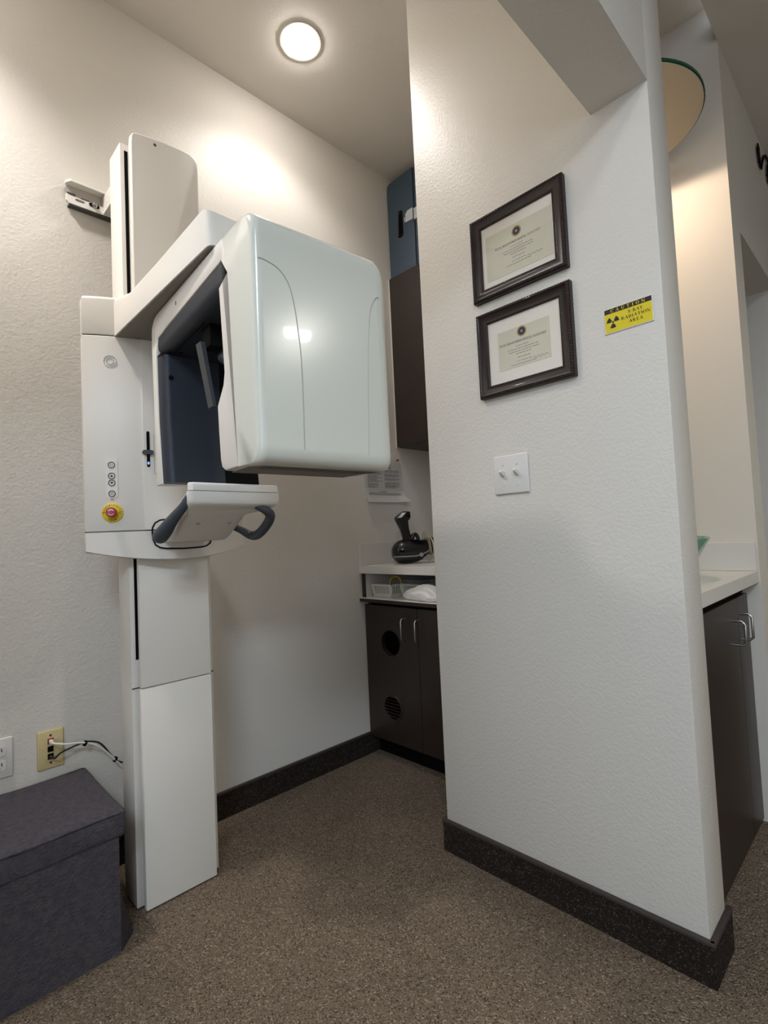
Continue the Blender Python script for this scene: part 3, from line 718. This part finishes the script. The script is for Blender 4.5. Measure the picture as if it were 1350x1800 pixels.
# ------------------------------------------------------------------ caution sign
cs = thing('caution_sign', 'yellow and black x-ray caution sign on the wall', 'sign', (XB, .459, 1.527))
y0, y1, z0, z1 = .400, .518, 1.528, 1.593
bm = BM(); box(bm, XB-.003, XB, y0, y1, z0, z1, .0008, 1); obj('sign_board', bm, 'signwht', cs)
obj('yellow_field', box(BM(), XB-.0035, XB-.002, y0+.0024, y1-.0024, z0+.0024, 1.5785), 'yellow', cs)
obj('black_band', box(BM(), XB-.0035, XB-.002, y0+.0024, y1-.0024, 1.5785, z1-.0022), 'signblk', cs)
XT = XB-.0038; RT, UPV = (0, -1, 0), (0, 0, 1)
bm = BM(); text(bm, 'CAUTION', (XT, .500, 1.5805), RT, UPV, .083, .0082, .62); obj('caution_lettering', bm, 'yellow', cs, normals=False)
bm = BM(); text(bm, 'X-RAY', (XT, .459, 1.5655), RT, UPV, .036, .0078, .06); text(bm, 'RADIATION', (XT, .4755, 1.5533), RT, UPV, .069, .0078, .1); text(bm, 'AREA', (XT, .457, 1.541), RT, UPV, .033, .0078, .1)
obj('warning_lettering', bm, 'signblk', cs, normals=False)
bm = BM(); c = (.4955, 1.5555)
def sect(a0, a1, r0, r1, n=6):
    P = [(r1, math.radians(a0+(a1-a0)*k/n)) for k in range(n+1)]+[(r0, math.radians(a1-(a1-a0)*k/n)) for k in range(n+1)]
    bm.faces.new([bm.verts.new((XT, c[0]-r*math.cos(a), c[1]+r*math.sin(a))) for r, a in P])
for a in (30, 150, 270): sect(a-30, a+30, .0042, .0155)
bm.faces.new([bm.verts.new((XT, c[0]-.0026*math.cos(2*PI*k/14), c[1]+.0026*math.sin(2*PI*k/14))) for k in range(14)])
obj('trefoil', bm, 'signblk', cs, normals=False)

# ------------------------------------------------------------------ light switch
ls = thing('light_switch', 'white double toggle light switch plate below the frames', 'light switch', (XB, .815, 1.147))
bm = BM(); box(bm, XB-.007, XB, .757, .873, 1.147, 1.263, .004, 3); obj('switch_plate', bm, 'plate', ls, smooth=40)
for y_ in (.839, .7925):
    obj('toggle_slot', box(BM(), XB-.0078, XB-.006, y_-.005, y_+.005, 1.193, 1.217), 'plastic', ls)
    bm = BM(); q = [(0, 1.197), (0, 1.213), (-.016, 1.2175), (-.0185, 1.2135), (-.016, 1.2085)]
    prism(bm, q, lambda a, b, c: (XB-.0075+a, c, b), y_-.0042, y_+.0042, bev=lambda p, q_, t: .0008); obj('toggle', bm, 'plate', ls, smooth=40)
    for z_ in (1.233, 1.173): obj('screw', lathe(BM(), [(.0034, 0), (.0030, .0014), (0, .0018)], (XB-.0068, y_, z_), (-1, 0, 0), 12), 'latch', ls, smooth=50)

# ------------------------------------------------------------------ corner cabinets
uc = thing('upper_cabinet', 'dark brown wall cabinet in the back corner', 'cabinet', (2.11, 1.52, 1.508))
obj('carcass', box(BM(), 1.98, 2.268, 1.134, 1.889, 1.508, 2.426), 'espresso', uc)
obj('door', box(BM(), 1.960, 1.979, 1.512, 1.887, 1.509, 2.425, .0015, 1), 'espresso', uc)
obj('door', box(BM(), 1.960, 1.979, 1.136, 1.509, 1.509, 2.425, .0015, 1), 'espresso', uc)
obj('scribe_strip', box(BM(), 1.9595, 1.985, 1.8875, YA, 1.508, 2.424), 'lam', uc)

def holed_door(bm, x0, x1, y0, y1, z0, z1, holes, n=32):
    cuts = [z0]+[(holes[i][1]+holes[i+1][1])/2 for i in range(len(holes)-1)]+[z1]
    for (cy_, cz, r), za, zb_ in zip(holes, cuts, cuts[1:]):
        inn, out = [], []
        for k in range(n):
            a = 2*PI*k/n; dy, dz = math.cos(a), math.sin(a)
            s = min((y1-cy_)/dy if dy > 1e-9 else 9, (y0-cy_)/dy if dy < -1e-9 else 9, (zb_-cz)/dz if dz > 1e-9 else 9, (za-cz)/dz if dz < -1e-9 else 9)
            inn.append((cy_+r*dy, cz+r*dz)); out.append((cy_+s*dy, cz+s*dz))
        # corners join the ring
        cs_ = [(y1, zb_), (y0, zb_), (y0, za), (y1, za)]
        for x in (x0, x1):
            I = [bm.verts.new((x, *p)) for p in inn]; O = [bm.verts.new((x, *p)) for p in out]
            for k in range(n):
                j = (k+1) % n
                f = [I[k], O[k]]
                if abs(out[k][0]-out[j][0]) > 1e-6 and abs(out[k][1]-out[j][1]) > 1e-6:
                    cc = min(cs_, key=lambda q: abs(q[0]-out[k][0])+abs(q[1]-out[k][1])+abs(q[0]-out[j][0])+abs(q[1]-out[j][1]))
                    f.append(bm.verts.new((x, *cc)))
                f += [O[j], I[j]]; bm.faces.new(f)
            if x == x0: I0 = I
        for k in range(n):
            j = (k+1) % n; bm.faces.new((I0[k], I0[j], I[j], I[k]))
    # rim
    for a in ((y0, y0, z0, z1), (y1, y1, z0, z1), (y0, y1, z0, z0), (y0, y1, z1, z1)):
        q = [(a[0], a[2]), (a[1], a[3])]
        bm.faces.new([bm.verts.new(v) for v in ((x0, *q[0]), (x0, *q[1]), (x1, *q[1]), (x1, *q[0]))])
    return bm
bc = thing('base_cabinet', 'dark brown base cabinet with round holes in its door', 'cabinet', (1.97, 1.51, 0))
bm = BM()
for a in ((1.698, 2.268, 1.86, 1.880, .09, .726), (1.698, 2.268, 1.136, 1.155, .09, .726), (2.25, 2.268, 1.155, 1.86, .09, .726), (1.698, 2.25, 1.155, 1.86, .09, .11)): box(bm, *a)
obj('carcass', bm, 'espresso', bc)
obj('toe_kick', box(BM(), 1.735, 1.75, 1.136, 1.889, 0, .09), 'black', bc)
d1 = obj('door', holed_door(BM(), 1.678, 1.696, 1.545, 1.884, .088, .712, [(1.719, .248, .056), (1.717, .543, .056)]), 'espresso', bc)
d2 = obj('door', box(BM(), 1.678, 1.696, 1.138, 1.542, .088, .712), 'espresso', bc)
def pull(y_, z0_, z1_, par, x=1.678, out=.030, r=.0042):
    bm = BM(); tube(bm, [(x, y_, z0_), (x-out*.8, y_, z0_), (x-out, y_, z0_+.008), (x-out, y_, z1_-.008), (x-out*.8, y_, z1_), (x, y_, z1_)], r, 10, False); return obj('handle', bm, 'steel', par, smooth=60)
pull(1.617, .571, .664, d1); pull(1.533, .571, .664, d2)
obj('grommet_ring', lathe(BM(), [(.052, .002), (.053, .005), (.059, .005), (.061, .0), (.052, .0), (.052, .002)], (1.678, 1.719, .248), (-1, 0, 0), 36, False, False), 'espresso', d1, smooth=40)
for k in range(7):
    z = .248+(k-3)*.0145; hw = math.sqrt(max(0, .053**2-(z-.248)**2))-.001
    bm = BM(); box(bm, 1.6745, 1.6905, 1.719-hw, 1.719+hw, z-.0012, z+.0012); bmesh.ops.rotate(bm, verts=bm.verts, cent=(1.682, 1.719, z), matrix=Matrix.Rotation(math.radians(35), 3, 'Y')); obj('louver', bm, 'espresso', d1)
obj('grommet_ring', lathe(BM(), [(.0545, .0005), (.0545, .002), (.058, .002), (.0585, .0)], (1.678, 1.717, .543), (-1, 0, 0), 36, False, False), 'black', d1, smooth=40)
sf = obj('shelf', box(BM(), 1.652, 2.268, 1.136, 1.891, .728, .744), 'espresso', bc)
obj('shelf_top', box(BM(), 1.653, 2.268, 1.136, 1.891, .744, .7475), 'lam', bc)
obj('cubby_side', box(BM(), 1.668, 2.268, 1.862, 1.880, .7475, .862), 'lam', bc)
obj('cubby_side_edge', box(BM(), 1.664, 1.669, 1.860, 1.882, .7475, .862), 'espresso', bc)
obj('cubby_side', box(BM(), 1.668, 2.268, 1.136, 1.155, .7475, .862), 'espresso', bc)
obj('cubby_back', box(BM(), 2.25, 2.268, 1.155, 1.862, .7475, .862), 'espresso', bc)
obj('cubby_rail', box(BM(), 2.05, 2.065, 1.155, 1.862, .838, .862), 'espresso', bc)
ct = thing('countertop', 'white laminate corner worktop with a raised side splash', 'countertop', (1.97, 1.51, .864))
bm = BM(); box(bm, 1.653, 2.268, 1.136, 1.891, .864, .900, .001, 1); obj('slab', bm, 'lam', ct)
bm = BM(); box(bm, 1.655, 2.268, 1.876, 1.891, .9005, 1.008, .001, 1); obj('side_splash', bm, 'lam', ct)
bm = BM(); box(bm, 2.253, 2.268, 1.136, 1.876, .9005, 1.008, .001, 1); obj('back_splash', bm, 'lam', ct)

# things in the cubby
def basket(y0, y1, x0, label, d=.22, h=.062):
    zb_ = .7478
    t = thing('plastic_basket', label, 'basket', (x0+d/2, (y0+y1)/2, zb_), 'slotted baskets in the cubby')
    x1 = x0+d; i = .007
    bm = BM(); box(bm, x0+i, x1-i, y0+i, y1-i, zb_, zb_+.0025); obj('bottom', bm, 'plastic', t)
    bm = BM()
    for a in ((x0-.002, x0+.0035, y0-.002, y1+.002), (x1-.0035, x1+.002, y0-.002, y1+.002), (x0, x1, y0-.002, y0+.0035), (x0, x1, y1-.0035, y1+.002)): box(bm, *a, zb_+h-.009, zb_+h)
    obj('rim', bm, 'plastic', t)
    bm = BM()
    for a in ((x0+i-.002, x0+i+.001, y0+i-.002, y1-i+.002), (x1-i-.001, x1-i+.002, y0+i-.002, y1-i+.002), (x0+i, x1-i, y0+i-.002, y0+i+.001), (x0+i, x1-i, y1-i-.001, y1-i+.002)): box(bm, *a, zb_, zb_+.016)
    obj('base_band', bm, 'plastic', t)
    n = 11
    for k in range(n+1):
        y = y0+i+(y1-y0-2*i)*k/n; yt = y0+(y1-y0)*k/n; wd = .0032 if 0 < k < n else .008
        for xb, xt in ((x0+i, x0), (x1-i, x1)):
            bm = BM(); P = [(y-wd, zb_+.012), (y+wd, zb_+.012), (yt+wd, zb_+h-.006), (yt-wd, zb_+h-.006)]
            a = [bm.verts.new((xb if z < zb_+.02 else xt, yy, z)) for yy, z in P]; b = [bm.verts.new((v.co.x+.0022, v.co.y, v.co.z)) for v in a]
            bm.faces.new(a); bm.faces.new(b[::-1])
            for q in range(4): bm.faces.new((a[q], a[(q+1) % 4], b[(q+1) % 4], b[q]))
            obj('slat', bm, 'plastic', t)
    m_ = 14
    for k in range(1, m_):
        x = x0+i+(d-2*i)*k/m_
        for yb, yt in ((y0+i, y0), (y1-i, y1)):
            bm = BM(); box(bm, x-.003, x+.003, min(yb, yt)+.003, min(yb, yt)+.0055, zb_+.012, zb_+h-.006); obj('slat', bm, 'plastic', t)
    return t
basket(1.722, 1.851, 1.700, 'white slotted plastic basket at the left end of the cubby')
basket(1.590, 1.712, 1.757, 'white slotted plastic basket half behind the white bag')
bm = lathe(BM(), [(.024, -.004), (.033, -.004), (.033, .004), (.024, .004), (.024, -.004)], (1.775, 1.762, .812), (-.75, -.3, .15), 28, False, False)
o = obj('yellow_ring', bm, 'yring', None, smooth=40); tag(o, 'yellow plastic ring sticking up out of the left basket', 'ring')
bm = BM(); bmesh.ops.create_icosphere(bm, subdivisions=4, radius=1)
rn = random.Random(11)
folds = [(Vector((rn.gauss(0, 1), rn.gauss(0, 1), rn.gauss(0, 1))).normalized(), rn.uniform(.72, .95)) for _ in range(60)]
for v in bm.verts:
    d = v.co.normalized(); k = 1.0
    for q, h in folds:
        dq = d.dot(q)
        if dq > .3: k = min(k, h/dq)          # cut by random planes: creased facets
    k *= 1+.02*math.sin(d.x*23+5*d.y)
    x_, y_, z_ = 1.698+.046*d.x*k, 1.522+.128*d.y*k, .772+.066*d.z*k*(.75-.35*d.y)
    v.co = Vector((max(x_, 1.662), y_, max(z_, .7485+.001*(1+math.sin(d.y*40)))))
o = obj('plastic_bag', bm, 'bag', None, smooth=14); tag(o, 'crumpled white plastic bag lying in the open cubby', 'bag')

# ------------------------------------------------------------------ handheld x-ray unit on the worktop
hx = thing('handheld_xray_unit', 'black handheld dental x-ray unit standing grip up on the worktop', 'x-ray unit', (1.84, 1.715, .9))
AXD = Vector((math.sin(math.radians(122)), math.cos(math.radians(122)), 0)); BXD = Vector((-AXD.y, AXD.x, 0)); OC = Vector((1.84, 1.715, 0))
def N(w_, z_, d_=0): v = OC+AXD*w_+BXD*d_; return (v.x, v.y, z_)
KW = 1.0
secs = [(-.093, .958, .006, .006), (-.090, .957, .026, .024), (-.080, .957, .042, .040), (-.062, .958, .052, .054), (-.04, .960, .055, .0592), (0, .960, .055, .0592), (.03, .961, .052, .056), (.055, .965, .047, .049), (.076, .973, .041, .041), (.086, .978, .037, .036), (.090, .979, .035, .034)]
bm = BM(); R_ = []
for (w_, zc, rb, rz) in secs:
    R_.append([bm.verts.new(N(w_*KW, max(.9008, zc+rz*math.sin(2*PI*k/24)), rb*math.cos(2*PI*k/24))) for k in range(24)])
for A, B in zip(R_, R_[1:]):
    for k in range(24): bm.faces.new((A[k], A[(k+1) % 24], B[(k+1) % 24], B[k]))
bm.faces.new(R_[0]); bm.faces.new(R_[-1][::-1])
hb = obj('body', bm, 'blackgloss', hx, smooth=60)
def zmid(w_): return .937+3.2*max(0, w_)**2
bm = BM()
for k in range(41):
    pass
loop = []
def rad(w_):
    for (a, b) in zip(secs, secs[1:]):
        if a[0]*KW <= w_ <= b[0]*KW:
            f_ = (w_-a[0]*KW)/((b[0]-a[0])*KW); return [a[i]+(b[i]-a[i])*f_ for i in range(4)]
    return secs[-1]
for sd in (-1, 1):
    seq = [-.093+.180*k/24 for k in range(1, 25)]
    for w_ in (seq if sd < 0 else seq[::-1]):
        _, zc, rb, rz = rad(w_); z_ = zmid(w_); c_ = max(0, 1-((z_-zc)/rz)**2) if rz > 0 else 0
        loop.append(N(w_, z_, sd*(rb*math.sqrt(c_)+.0004)))
tube(bm, loop, .0034, 8, False, closed=True); obj('grey_stripe', bm, 'stripe', hx, smooth=60)
_, zc, rb, rz = rad(.040)
obj('round_badge', lathe(BM(), [(.010, 0), (.010, .004), (.006, .005), (0, .005)], N(.040, zmid(.04), -rb-.0005), tuple(-BXD), 20), 'stripe', hx, smooth=40)
obj('side_label', prism(BM(), rrect(-.068, -.042, .957, .968, .002, 2), lambda a, b, c: N(a, b, -c), .050, .0545), 'black', hx)
# grip leaning to the left, ending in the battery block
gpoly = [(-.030, 1.000), (-.048, 1.068), (-.069, 1.112), (-.072, 1.124), (-.066, 1.132), (-.037, 1.153), (-.030, 1.156), (.000, 1.154), (.005, 1.150), (.0065, 1.128), (.003, 1.118), (-.0075, 1.108), (-.004, 1.068), (.012, 1.000)]
bm = prism(BM(), gpoly, lambda a, b, c: N(a, b, c), -.018, .018, bev=lambda p, q, t: .007 if t != 'L' else None, seg=4); obj('grip', bm, 'blackgloss', hx, smooth=50)
bm = prism(BM(), [(-.061, 1.1235), (-.037, 1.1475), (-.017, 1.1490), (-.041, 1.1245)], lambda a, b, c: N(a, b, c), -.0195, -.0165, bev=lambda p, q, t: .0008); obj('battery_label', bm, 'signwht', hx, smooth=40)
bm = prism(BM(), rrect(-.016, .003, 1.127, 1.137, .002, 2), lambda a, b, c: N(a, b, c), -.0188, -.0165); obj('battery_latch', bm, 'black', hx)
bm = BM(); tube(bm, [N(.004, 1.008), N(.016, 1.034), N(.030, 1.040), N(.040, 1.026), N(.043, 1.004)], [.012, .011, .010, .009, .011], 12); obj('trigger_guard', bm, 'blackgloss', hx, smooth=60)
ax = (AXD.x, AXD.y, .12)
for k, (o_, r_, m_) in enumerate(((.090, .043, 'tan'), (.098, .041, 'black'), (.105, .044, 'tan'), (.113, .042, 'black'))):
    obj('collar_ring', lathe(BM(), [(r_-.006, -.003), (r_, -.003), (r_, .004), (r_-.006, .004)], N(o_, .981+k*.0005), ax, 28), m_, hx, smooth=40)
obj('cone', lathe(BM(), [(.036, 0), (.035, .055), (.030, .06)], N(.117, .983), ax, 28), 'tan', hx, smooth=40)
obj('backscatter_shield', lathe(BM(), [(.041, -.0015), (.072, -.0015), (.072, .0015), (.041, .0015), (.041, -.0015)], N(.084, .981), ax, 40, False, False), 'glass', hx, smooth=40)
obj('shield_rim', (lambda b: tube(b, [tuple(Vector(N(.084, .981))+(frame_from(ax)[0]*math.cos(2*PI*k/40)+frame_from(ax)[1]*math.sin(2*PI*k/40))*.072) for k in range(40)], .0012, 6, False, closed=True))(BM()), 'tan', hx, smooth=60)

# ------------------------------------------------------------------ blue case on the wall cabinet
bl = thing('blue_storage_case', 'slate blue plastic case standing on the wall cabinet', 'case', (2.08, 1.68, 2.427))
pts = [(1.890, 2.427), (1.890, 2.925)]+arcp(1.860, 2.930, .030, 0, 90, 5)+[(1.702, 2.962), (1.702, 2.427)]
bm = prism(BM(), pts, lambda a, b, c: (c, a, b), 1.975, 2.18, bev=lambda p, q, t: .006 if t == 'A' else None); obj('case_shell', bm, 'blue', bl, smooth=40)
pts = [(1.697, 2.427), (1.697, 2.960), (1.62, 2.960), (1.62, 2.427)]
bm = prism(BM(), pts, lambda a, b, c: (c, a, b), 1.977, 2.18, bev=lambda p, q, t: .006 if t == 'A' else None); obj('case_lid', bm, 'blue', bl, smooth=40)
obj('lid_gap', box(BM(), 1.985, 2.17, 1.690, 1.708, 2.432, 2.955), 'black', bl)
hs = obj('handle_recess', prism(BM(), rrect(1.779, 1.819, 2.625, 2.772, .018, 5), lambda a, b, c: (c, a, b), 1.9735, 1.977), 'black', bl)
bm = BM(); tube(bm, [(1.9735, 1.815, 2.64), (1.968, 1.812, 2.66), (1.966, 1.808, 2.70), (1.968, 1.806, 2.74), (1.9735, 1.803, 2.762)], .006, 10); obj('carry_handle', bm, 'slatelip', bl, smooth=60)
bm = prism(BM(), [(1.755, 2.685), (1.755, 2.728), (1.740, 2.741), (1.7035, 2.741), (1.7035, 2.681)], lambda a, b, c: (c, a, b), 1.968, 1.976, bev=lambda p, q, t: .0015); obj('latch', bm, 'latch', bl, smooth=40)
bm = BM(); box(bm, 1.968, 1.978, 1.650, 1.695, 2.672, 2.732, .0015); obj('latch', bm, 'latch', bl, smooth=40)
obj('latch_hinge', box(BM(), 1.970, 1.976, 1.760, 1.765, 2.690, 2.716), 'latch', bl)

# ------------------------------------------------------------------ notice pinned to the back wall
nt_ = thing('paper_notice', 'white printed notice with a curled corner pinned to the back wall', 'notice', (1.86, YA, 1.21))
bm = BM(); nx, nz = 16, 14; x0, x1, z0, z1 = 1.722, 1.985, 1.213, 1.437; Gd = []
def psurf(a, b):   # a across, b up
    x = x0+(x1-x0)*a-.012*(1-a)*math.sin(PI*b)*.6; z = z0+(z1-z0)*b
    cu = max(0, 1-((1-a)**2+b**2)**.5/.28); cl = max(0, .25-b)/.25
    y = YA-.003-.006*(1-b)-.03*cu*cu-.012*cl*cl
    return Vector((x+.018*cu, y, z+.004*cu))
for j in range(nz+1): Gd.append([bm.verts.new(psurf(i/nx, j/nz)) for i in range(nx+1)])
for j in range(nz):
    for i in range(nx): bm.faces.new((Gd[j][i], Gd[j][i+1], Gd[j+1][i+1], Gd[j+1][i]))
bmesh.ops.solidify(bm, geom=bm.faces[:], thickness=.0005)
sh = obj('sheet', bm, 'paper', nt_, smooth=60)
bm = BM(); rnd = random.Random(5)
def line(a0, a1, b, th_, words=True):
    a = a0
    while a < a1:
        wl = min(rnd.uniform(.02, .06), a1-a) if words else a1-a
        P = [psurf(a, b), psurf(a+wl, b), psurf(a+wl, b+th_), psurf(a, b+th_)]
        bm.faces.new([bm.verts.new(p-Vector((0, .0012, 0))) for p in P]); a += wl+.008
for k in range(4): line(.40, .68, .88-.02*k, .008)
line(.34, .70, .80, .018)
for k in range(3): line(.33, .92, .745-.022*k, .009)
for (a0, a1, b0, n_) in ((.08, .46, .66, 3), (.08, .44, .56, 2), (.08, .46, .48, 2), (.08, .34, .42, 4), (.52, .92, .655, 4), (.52, .92, .555, 3), (.52, .92, .46, 5), (.52, .90, .37, 3)):
    for k in range(n_): line(a0, a1-(.1 if k == n_-1 else 0), b0-.020*k, .008)
for b in (.69, .585, .505, .335): line(.08, .32, b, .013)
line(.38, .55, .235, .013)
for k in range(3): line(.08, .92, .205-.02*k, .008)
obj('printed_text', bm, 'ink', sh, normals=False)
bm = lathe(BM(), [(.0012, .0), (.0012, .006), (.005, .006), (.004, .009), (.004, .014), (.006, .016), (0, .017)], (1.952, YA-.002, 1.436), (0, -1, .2), 12)
o = obj('push_pin', bm, 'red', None, smooth=45); tag(o, 'small red push pin at the top of the paper notice', 'push pin')

# ------------------------------------------------------------------ vanity niche
vc = thing('vanity_cabinet', 'dark vanity cabinet with arched steel handles under the sink counter', 'cabinet', (1.82, .72, 0))
bm = BM()
for a in ((1.467, 1.485, .442, 1.028, .02, .818), (2.15, 2.168, .442, 1.028, .02, .818), (1.485, 2.15, 1.01, 1.028, .02, .818), (1.485, 2.15, .442, 1.01, .02, .04)): box(bm, *a)
obj('carcass', bm, 'espresso', vc)
obj('top_rail', box(BM(), 1.467, 2.168, .432, .452, .785, .818), 'black', vc)
obj('toe_kick', box(BM(), 1.467, 2.168, .44, .455, 0, .02), 'black', vc)
d1 = obj('door', box(BM(), 1.470, 2.013, .420, .439, .012, .782, .001, 1), 'espresso', vc)
d2 = obj('door', box(BM(), 2.016, 2.166, .420, .439, .012, .782, .001, 1), 'espresso', vc)
for x_, z0_, z1_, par in ((1.955, .640, .716, d1), (2.058, .640, .725, d2)):
    bm = BM(); tube(bm, [(x_, .420, z0_), (x_, .398, z0_), (x_, .390, z0_+.008), (x_, .390, z1_-.010), (x_, .399, z1_), (x_, .420, z1_)], .0042, 10, False); obj('handle', bm, 'steel', par, smooth=60)
vt = thing('vanity_countertop', 'white laminate vanity counter holding the green glass bowl', 'countertop', (1.82, .70, .82))
bm = BM(); box(bm, 1.467, 2.168, .382, 1.028, .820, .859, .001, 1); obj('slab', bm, 'lam', vt)
bm = BM(); box(bm, 2.153, 2.168, .384, 1.028, .8595, .960, .001, 1); obj('side_splash', bm, 'lam', vt)
bm = BM(); box(bm, 1.467, 2.153, 1.013, 1.028, .8595, .960, .001, 1); obj('back_splash', bm, 'lam', vt)
bm = lathe(BM(), [(.06, 0), (.08, .004), (.130, .030), (.168, .070), (.190, .110), (.201, .128), (.197, .132), (.183, .112), (.160, .074), (.122, .036), (.06, .012), (0, .011)], (1.79, .634, .8595), seg=48)
o = obj('glass_sink_bowl', bm, 'teal', None, smooth=50); tag(o, 'green glass vessel sink bowl on the white vanity counter', 'sink')
# round glass lamp hanging over the vanity
gl = thing('glass_disc_lamp', 'round glass disc lamp with a green edge hanging over the vanity', 'lamp', (1.82, .640, 2.36))
GZ = 2.398; GC = (1.815, .638)
obj('disc', lathe(BM(), [(0, 0), (.268, 0), (.272, .001), (.272, .004), (0, .004)], (*GC, GZ-.001), seg=72), 'discw', gl, smooth=40)
obj('glass_edge', lathe(BM(), [(.270, 0), (.276, .002), (.276, .010), (.270, .012), (.0, .012)], (*GC, GZ+.001), seg=72), 'edge', gl, smooth=40)
obj('rod', lathe(BM(), [(.008, 0), (.008, 2.93-GZ-.012)], (*GC, GZ+.012), seg=14), 'steel', gl, smooth=40)
obj('canopy', lathe(BM(), [(.05, 0), (.055, .012), (.055, .02)], (*GC, 2.91), seg=28), 'steel', gl, smooth=40)
obj('lamp_housing', lathe(BM(), [(.05, .0), (.055, .012), (.055, .016)], (*GC, GZ-.017), seg=28), 'steel', gl, smooth=40)
obj('bulb', lathe(BM(), [(0, -.004), (.03, -.003), (.042, .001)], (*GC, GZ-.018), seg=24), 'lamphall', gl, smooth=40)
light('glass_disc_lamp_light', 'SPOT', (*GC, GZ-.028), 11, (1, .79, .60), (GC[0], GC[1], 0), spot_size=math.radians(172), spot_blend=.12, shadow_soft_size=.035)

# ------------------------------------------------------------------ black script lettering on the door head
sl = thing('wall_lettering', 'black metal script lettering cut off by the right picture edge', 'lettering', (2.6, YF, 2.45))
def stroke(P, R, name):
    """brush stroke: flat ribbon of varying width in the plane y=.356, 4 mm thick"""
    PP = catmull([Vector((a, 0, b)) for a, b in P], 8); RR = [v.x for v in catmull([Vector((r, 0, 0)) for r in R], 8)]
    bm = BM(); L_, R2 = [], []
    for i, p in enumerate(PP):
        t = (PP[min(i+1, len(PP)-1)]-PP[max(i-1, 0)]).normalized(); n_ = Vector((-t.z, 0, t.x))
        L_.append(p+n_*RR[i]); R2.append(p-n_*RR[i])
    def vv(y): return [bm.verts.new((q.x, y, q.z)) for q in L_], [bm.verts.new((q.x, y, q.z)) for q in R2]
    a, b = vv(.368); c, d = vv(.373)
    for i in range(len(PP)-1):
        bm.faces.new((a[i], a[i+1], b[i+1], b[i])); bm.faces.new((c[i], d[i], d[i+1], c[i+1]))
        bm.faces.new((a[i], c[i], c[i+1], a[i+1])); bm.faces.new((b[i], b[i+1], d[i+1], d[i]))
    bm.faces.new((a[0], b[0], d[0], c[0])); bm.faces.new((a[-1], c[-1], d[-1], b[-1]))
    return obj(name, bm, 'black', sl)
stroke([(2.817, 2.715), (2.811, 2.675), (2.822, 2.645), (2.848, 2.630)], [.017, .021, .017, .009], 'letter_stroke')
stroke([(2.848, 2.627), (2.873, 2.655), (2.915, 2.700), (2.962, 2.738), (3.02, 2.760), (3.07, 2.758)], [.010, .008, .007, .006, .007, .009], 'letter_stroke')
stroke([(3.07, 2.758), (3.04, 2.715), (3.025, 2.675), (3.04, 2.650), (3.12, 2.70)], [.008, .013, .015, .012, .007], 'letter_stroke')
for x_, z_ in ((2.825, 2.645), (3.03, 2.68)):
    obj('standoff_pin', lathe(BM(), [(.003, 0), (.003, YF-.373)], (x_, .373, z_), (0, 1, 0), 8), 'black', sl)
